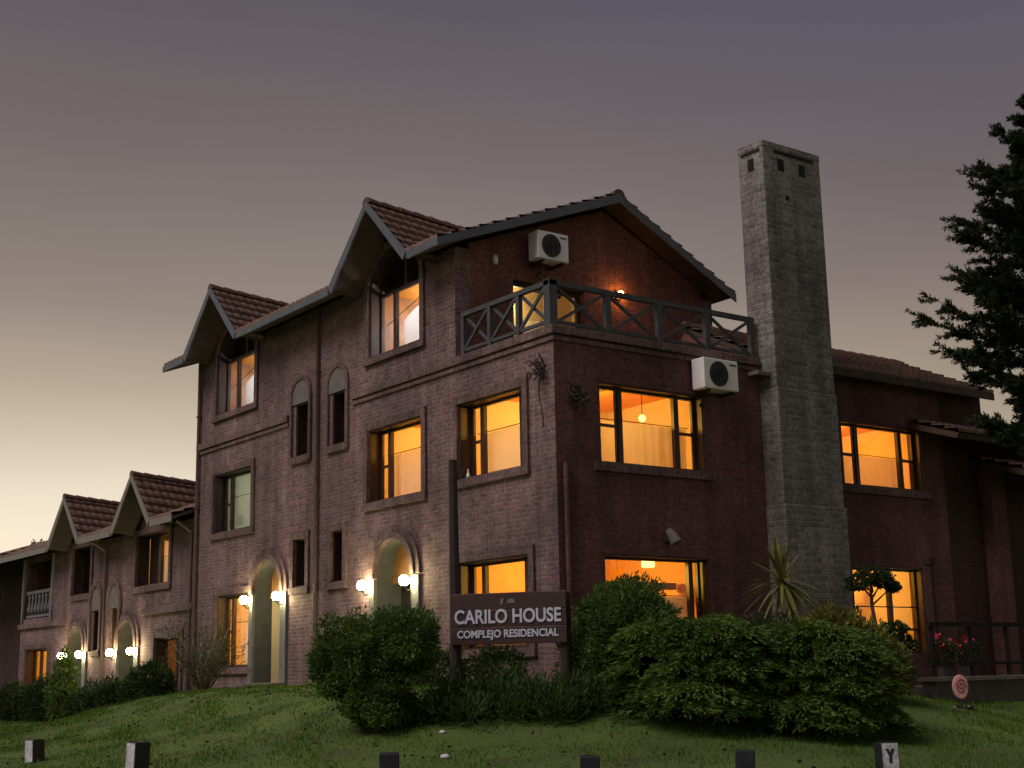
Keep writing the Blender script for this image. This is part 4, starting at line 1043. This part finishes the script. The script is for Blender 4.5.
# spreading juniper: drooping plates of foliage with dark gaps between them
def juniper(x, y, label, rx, ry, h, n_plate, mat, name='juniper'):
    g = gz(x, y); t = empty(name, (x, y, g), label, 'shrub'); parts = []; m = MB()
    ca, sa = math.cos(YAW), math.sin(YAW); r_ = random.Random(5)
    for i in range(n_plate):
        a = i * 2.39996 + r_.uniform(-.3, .3); lev = (i + .5) / n_plate
        ro = math.sqrt(max(.02, 1 - (lev * .96) ** 4.5)) * r_.uniform(.62, .98)
        ex, ey = math.cos(a) * rx * ro, math.sin(a) * ry * ro
        c = Vector((x + ca * ex - sa * ey, y + sa * ex + ca * ey, g + .12 + lev * h * r_.uniform(.93, 1.03)))
        dirv = Vector((c.x - x, c.y - y, 0)).normalized(); side = np.array([-dirv.y, dirv.x, 0]); dv = np.array(dirv)
        pr_ = r_.uniform(.36, .58); ns = int(16 + pr_ * 26)
        m.tube([(x + r_.uniform(-.1, .1), y + r_.uniform(-.1, .1), g - .05), Vector((x, y, g)).lerp(c, .6) + Vector((0, 0, .05)), c], [.035, .022, .006], 5)
        for q in range(ns):
            fa_ = r_.uniform(-1.25, 1.25); d = dv * math.cos(fa_) + side * math.sin(fa_); ln = pr_ * r_.uniform(.65, 1.15)
            k = 46; tt = rng.random(k) ** .75
            pos = np.array(c)[None] - dv * pr_ * .5 + np.outer(tt * ln * 1.25, d); pos[:, 2] += .07 * tt - .24 * tt ** 2.2 * ln / .5 + rng.normal(0, .016, k) + r_.uniform(-.05, .03)
            s2 = np.cross(d, [0, 0, 1.0]); pos += np.outer(rng.normal(0, .035, k), s2)
            dd = d[None] * .9 + np.outer(rng.normal(0, .45, k), s2) + np.array([0, 0, .12]) - np.outer(tt, [0, 0, .45])
            parts.append(leaves(pos, dd, .095, .026, .22))
    v, q = merge(parts); np_mesh('foliage', v, q, M[mat], t); m.build('stem', M['bark'], t, smooth=True)
    return t
juniper(4.05, -.90, 'spreading juniper with layered branches crowding the rounded bush by the name board', 1.12, 1.0, 1.20, 52, 'leaf_juniper')
juniper(4.75, .42, 'wide spreading juniper with drooping layered branches in front of the grey chimney', 1.22, 1.05, 1.28, 60, 'leaf_juniper')
bush('yellow_shrub', 3.45, 3.05, 'loose yellow green shrub between the juniper and the porch', 'shrub',
     [(0, 0, .55, .5, .55, .58), (-.35, -.55, .5, .55, .55, .55), (.2, .35, .35, .42, .42, .42), (-.2, -.3, 1.0, .3, .3, .3)], 'leaf_yellow', .75, .11, .045)
bush('dark_shrub', 3.2, 1.4, 'dark shrub behind the juniper at the chimney foot', 'shrub', [(0, 0, .45, .7, .8, .6), (-.5, .7, .4, .6, .6, .55)], 'leaf_dark', .7)

# yucca
def yucca(x, y, hz, label, nb=84, L=.80):
    g = gz(x, y); t = empty('yucca', (x, y, g), label, 'plant')
    MB().tube([(x, y, g - .1), (x + .02, y, g + .8), (x, y, hz)], [.075, .06, .06], 8).build('trunk', M['bark_pale'], t, smooth=True)
    vs, qs = [], []
    for i in range(nb):
        a = random.uniform(0, 6.283); el = random.uniform(-.9, 1.5); ln = L * random.uniform(.75, 1.1)
        d = np.array([math.cos(a) * math.cos(el), math.sin(a) * math.cos(el), math.sin(el)]); s = np.cross(d, [0, 0, 1.0]); s = s / (np.linalg.norm(s) + 1e-6)
        b = len(vs) * 1; n0 = len(vs)
        for j in range(6):
            u = j / 5; p = np.array([x, y, hz]) + d * ln * u + np.array([0, 0, -.30 * u ** 2.2 * ln * math.cos(el)]); wv = .034 * (1 - u ** 2) * (.55 + u) + .002
            vs += [p - s * wv, p + s * wv]
        qs += [[n0 + 2 * j, n0 + 2 * j + 1, n0 + 2 * j + 3, n0 + 2 * j + 2] for j in range(5)]
    np_mesh('blade', np.array(vs), np.array(qs), M['leaf_yucca'], t)['kind'] = 'stuff'
yucca(1.78, 3.32, 1.44, 'spiky yucca with radiating blades before the grey chimney')

# cloud pruned shrub in front of the far lit window
x, y = 1.75, 5.62; g = gz(x, y); t = empty('pruned_shrub', (x, y, g), 'dark cloud pruned shrub silhouetted on the lit ground floor window', 'shrub')
parts = []; tops = []
for (du, dz, r) in ((-.22, 1.98, .22), (.02, 2.1, .24), (.22, 2.02, .2), (.38, 1.9, .12), (.36, 1.15, .22), (.1, 1.0, .2), (.5, .9, .22)):
    c = (x + .597 * du, y + .802 * du, g + dz)
    P, D = blob_points(c, (r, r, r * .62), 900, int(dz * 100), .2, .5); parts.append(leaves(P, D, .06, .03, .8)); tops.append(c)
v, q = merge(parts); np_mesh('foliage', v, q, M['leaf_dark'], t)
tr_ = MB(); tr_.tube([(x, y, g - .1), (x + .03, y + .06, g + 1.0), (x - .02, y + .02, g + 1.6), (x + .01, y, g + 2.1)], [.045, .04, .032, .015], 7)
for tp in tops: tr_.tube([(x + .01, y + .03, tp[2] - .3), tp], [.02, .008], 5)
tr_.build('trunk', M['bark'], t, smooth=True)

# hedge and shrubs before the row
hs = [(-23.7, -1.3, [(0, 0, .45, 1.0, .6, .55)], 'leaf_dark', 'low dark hedge shrub at the far end of the row'),
      (-21.5, -1.2, [(0, 0, .5, .8, .55, .6), (-.9, 0, .45, .6, .5, .5)], 'leaf_dark', 'dark rounded shrub below the farthest lamps'),
      (-20.3, -1.15, [(0, 0, .55, .4, .4, .6), (0, 0, 1.15, .27, .27, .55), (0, 0, 1.55, .14, .14, .35)], 'leaf_bush', 'small cone shaped green shrub under the farthest lamps'),
      (-18.7, -.9, [(0, 0, .4, .8, .5, .5), (.8, 0, .42, .6, .45, .48)], 'leaf_dark', 'low dark shrub beside the nearer door of the row'),
      (-16.9, -.9, [(0, 0, .42, .75, .5, .5)], 'leaf_dark', 'low dark shrub in front of the dim window'),
      (-14.9, -.9, [(0, 0, .55, .75, .5, .55), (-.6, 0, .38, .5, .45, .42), (.5, -.1, .62, .5, .4, .5)], 'leaf_dark', 'tall dark shrub where the row meets the tall house')]
for (x, y, lobes, mt, lb) in hs: bush('hedge_shrub', x, y, lb, 'shrub', lobes, mt, .42, .11, .05, 'shrubs along the row')
bush('window_shrub', -.75, -1.2, 'low dark hedge under the front corner window', 'shrub', [(-.5, -.25, .26, .5, .35, .26), (.35, .25, .28, .5, .35, .28)], 'leaf_dark', .8, .07, .035)
bush('window_shrub', -2.6, -1.3, 'small dark shrub behind the tall sign post', 'shrub', [(0, 0, .3, .5, .4, .35)], 'leaf_dark', .8, .07, .035)

# wispy sapling
x, y = -10.35, -1.55; g = gz(x, y); t = empty('sapling', (x, y, g), 'wispy open branched sapling on the lawn before the tall house', 'tree')
m = MB(); parts = []
for i in range(22):
    a = random.uniform(0, 6.28); ln = random.uniform(.7, 1.5); sp_ = random.uniform(.45, 1.35)
    e = Vector((x + math.cos(a) * sp_, y + math.sin(a) * sp_ * .7, g + ln)); b = Vector((x, y, g)); mid = b.lerp(e, .5) + Vector((0, 0, .1))
    m.tube([b - Vector((0, 0, .1)), mid, e], [.03, .016, .005], 5)
    k = 95; tt = rng.uniform(.3, 1.05, k); P = np.outer(1 - tt, np.array(b)) + np.outer(tt, np.array(e)) + rng.normal(0, .09, (k, 3)); P[:, 2] += .08
    parts.append(leaves(P, np.tile(np.array(e - b), (k, 1)), .11, .022, .6))
v, q = merge(parts); np_mesh('crown', v, q, M['leaf_grey'], t); m.build('trunk', M['bark_pale'], t, smooth=True)

# creepers on the corner
def creeper(F, u, zt, zb, label, pts):
    t = empty('creeper', F(u, zt, 0), label, 'plant'); m = MB(); parts = []
    m.tube([F(u + .10 * math.sin(z * 2.3) + .02 * math.sin(9 * z), z, .015) for z in np.linspace(zb, zt, 18)], [.009] * 17 + [.004], 5)
    for (du, dz, r, k) in pts:
        c = np.array(F(u + du, zt + dz, .08)); P = c + rng.normal(0, 1, (k, 3)) * np.array([r, r, r]) * .5
        n_ = np.array(F(0, 0, 1)) - np.array(F(0, 0, 0)); off = np.clip(((P - np.array(F(0, 0, 0))) @ n_), .01, .3) - ((P - np.array(F(0, 0, 0))) @ n_); P += np.outer(off, n_)
        parts.append(leaves(P, P - c + np.array([0, 0, .02]), .16, .03, .5))
    v, q = merge(parts); np_mesh('foliage', v, q, M['vine'], t); m.build('stem', M['vine'], t)
creeper(FL, -.30, 5.05, 4.1, 'dark dry creeper tuft on the front wall by the corner', [(0, .0, .12, 110), (0, .15, .06, 22)])
creeper(FR, .45, 4.55, 3.6, 'dark dry creeper tuft on the side wall left of the lit window', [(0, 0, .12, 100), (-.02, .2, .06, 22)])

# conifer at the right
x, y = 4.08, 8.62; g = gz(x, y); t = empty('conifer_tree', (x, y, g), 'tall dark conifer with upswept feathery branches against the dusk sky', 'tree')
TOP = 10.5
m = MB(); m.tube([(x, y, g - .3), (x + .05, y, 3), (x, y + .05, 7), (x, y, TOP)], [.24, .18, .10, .02], 10)
parts = []; rc = random.Random(21)
zz = 3.7; a = 0
while zz < TOP - .15:
    fr = (TOP - zz) / (TOP - 3.3); L0 = 2.05 * min(1, fr * 1.9 + .10) * (1 if fr < .8 else .8)
    for j in range(rc.choice((3, 4, 4, 5))):
        a += 2.4 + rc.uniform(-.5, .5); ln = L0 * rc.uniform(.5, 1.12); dv = Vector((math.cos(a), math.sin(a), 0)); lift = rc.uniform(.25, .6); sag = rc.uniform(.0, .18)
        b = Vector((x, y, zz + rc.uniform(-.2, .2))); sw = Vector((-dv.y, dv.x, 0)) * rc.uniform(-.2, .2) * ln
        pts = [b + dv * ln * s_ + sw * s_ ** 2 + Vector((0, 0, ln * (-sag * s_ + lift * s_ ** 2.2))) for s_ in (0, .25, .5, .75, 1)]
        m.tube(pts, [.04, .03, .02, .012, .004], 5)
        sdv = np.array([-dv.y, dv.x, 0]); nt_ = int(11 + ln * 12)
        for s_ in np.sort(rng.uniform(.15, 1.0, nt_)):
            i0 = min(3, int(s_ * 4)); c = np.array(pts[i0].lerp(pts[i0 + 1], s_ * 4 - i0)); tw = rc.uniform(.22, .5) * (ln / 2.0) ** .5
            for sg_ in (-1, 1):
                if rc.random() < .18: continue
                d = np.array(dv) * rc.uniform(.5, 1.1) + sdv * sg_ * rc.uniform(.3, 1.0) + np.array([0, 0, rc.uniform(-.15, .75)]); d /= np.linalg.norm(d)
                m.tube([tuple(c), tuple(c + d * tw)], [.007, .002], 3, False)
                k = 64; tt = rng.random(k) ** .8; P = c + np.outer(tt * tw, d) + rng.normal(0, .008, (k, 3))
                rd = unit(np.cross(np.tile(d, (k, 1)), rng.normal(0, 1, (k, 3))))
                parts.append(leaves(P, d[None] * .9 + rd * .75, .095, .026, .2))
    zz += rc.uniform(.17, .33) * (1 if fr > .3 else .8)
v, q = merge(parts); np_mesh('crown', v, q, M['leaf_conifer'], t); m.build('trunk', M['bark'], t, smooth=True)

# tree behind the far roofs
x, y = -52.6, 8.3; g = gz(x, y); t = empty('distant_tree', (x, y, g), 'small tree top showing behind the far roofs', 'tree')
parts = []
for k, (dx, dz, r) in enumerate(((0, 7.3, .42), (-.5, 6.6, .7), (.75, 6.5, .6), (1.5, 6.0, .7), (.95, 7.3, .3), (1.6, 6.7, .4))):
    P, D = blob_points((x + dx * .6, y + dx * .8, g + dz + .7), (r, r, r), 500, k, .3, .6); parts.append(leaves(P, D, .2, .1, .8))
v, q = merge(parts); np_mesh('crown', v, q, M['leaf_dark'], t)
MB().tube([(x, y, g), (x + .1, y, g + 4), (x, y, g + 7.6)], [.22, .16, .05], 8).build('trunk', M['bark'], t, smooth=True)

# potted red flowers on the porch
for (x, y, z, lb) in ((1.55, 7.75, -.35, 'red flowering plant on the porch behind the railing'), (1.5, 8.6, -.35, 'smaller dim red flowering plant further along the porch')):
    t = empty('flower_pot', (x, y, z), lb, 'plant')
    MB().tube([(x, y, z), (x, y, z + .32), (x, y, z + .36)], [.12, .17, .18], 12).build('pot', M['concrete'], t)
    P, D = blob_points((x, y, z + .6), (.24, .24, .26), 420, 5, .2, .6); v, q = leaves(P, D, .09, .04); np_mesh('foliage', v, q, M['leaf_dark'], t)
    P, D = blob_points((x, y, z + .74), (.2, .2, .16), 36 if y < 8 else 34, 6, .2, .3); v, q = leaves(P, D, .09, .08, 1.2); np_mesh('flowers', v, q, M['flower'], t)

# fallen leaves on the lawn
k = 900; px_ = rng.uniform(-12, 8, k); py_ = rng.uniform(-9, -1, k)
v, q = leaves(np.stack([px_, py_, ground_z(px_, py_) + .03], 1), np.stack([rng.normal(0, 1, k), rng.normal(0, 1, k), rng.normal(0, .15, k)], 1), .07, .045, .1)
o = np_mesh('fallen_leaves', v, q, M['vine'], None); tag(o, 'scattered dry fallen leaves on the lawn', 'leaves', kind='stuff')
# grass blades
K = 300000
gxp = rng.uniform(-30, 9, K); gyp = rng.uniform(-11, 9, K)
cd = np.hypot(gxp - 17.83, gyp + 14.13)
dd = np.hypot(np.maximum(np.maximum(-28 - gxp, gxp), 0), np.maximum(np.maximum(-gyp, gyp - 14), 0))
fd = (gxp - 17.83) * fw.x + (gyp + 14.13) * fw.y; ls = (gxp - 17.83) * rt.x + (gyp + 14.13) * rt.y
ok = (dd > .5) & (fd > 10) & (np.abs(ls) < fd * .42 + 1) & (fd < 52) & (rng.random(K) < np.clip((30 / cd) ** 1.2, .25, 1))
P = np.stack([gxp[ok], gyp[ok], ground_z(gxp[ok], gyp[ok]) - .005], 1)
def patch(x, y): return np.sin(x * 1.9 + 2 * np.sin(y * 1.3)) * np.sin(y * 2.3 + 1.7 * np.sin(x * .9)) + .6 * np.sin(x * 5.1 + y * 3.7) * np.sin(y * 4.3 - x * 2.9)
pt = patch(P[:, 0], P[:, 1]); kp = rng.random(len(P)) < np.clip(.85 + .5 * pt, .25, 1); P, pt = P[kp], pt[kp]; fd = fd[ok][kp]; ok = slice(None)
k = len(P); h = rng.uniform(.022, .052, k) * np.clip(1 + .55 * pt, .5, 2.0) * (1 + .8 * (rng.random(k) < .06)); a = rng.uniform(0, 6.283, k); ln = rng.normal(0, .35, (k, 2))
wd = .0055 + .0004 * np.clip(fd[ok] - 12, 0, 30)
sx = np.stack([np.cos(a), np.sin(a), np.zeros(k)], 1) * wd[:, None]
tip = P + np.stack([ln[:, 0] * h, ln[:, 1] * h, h], 1)
v = np.stack([P - sx, P + sx, tip], 1).reshape(-1, 3)
o = np_mesh('grass', v, np.arange(3 * k).reshape(-1, 3), M['grass_blade']); tag(o, 'short lawn grass sloping down to the road', 'grass', kind='stuff')
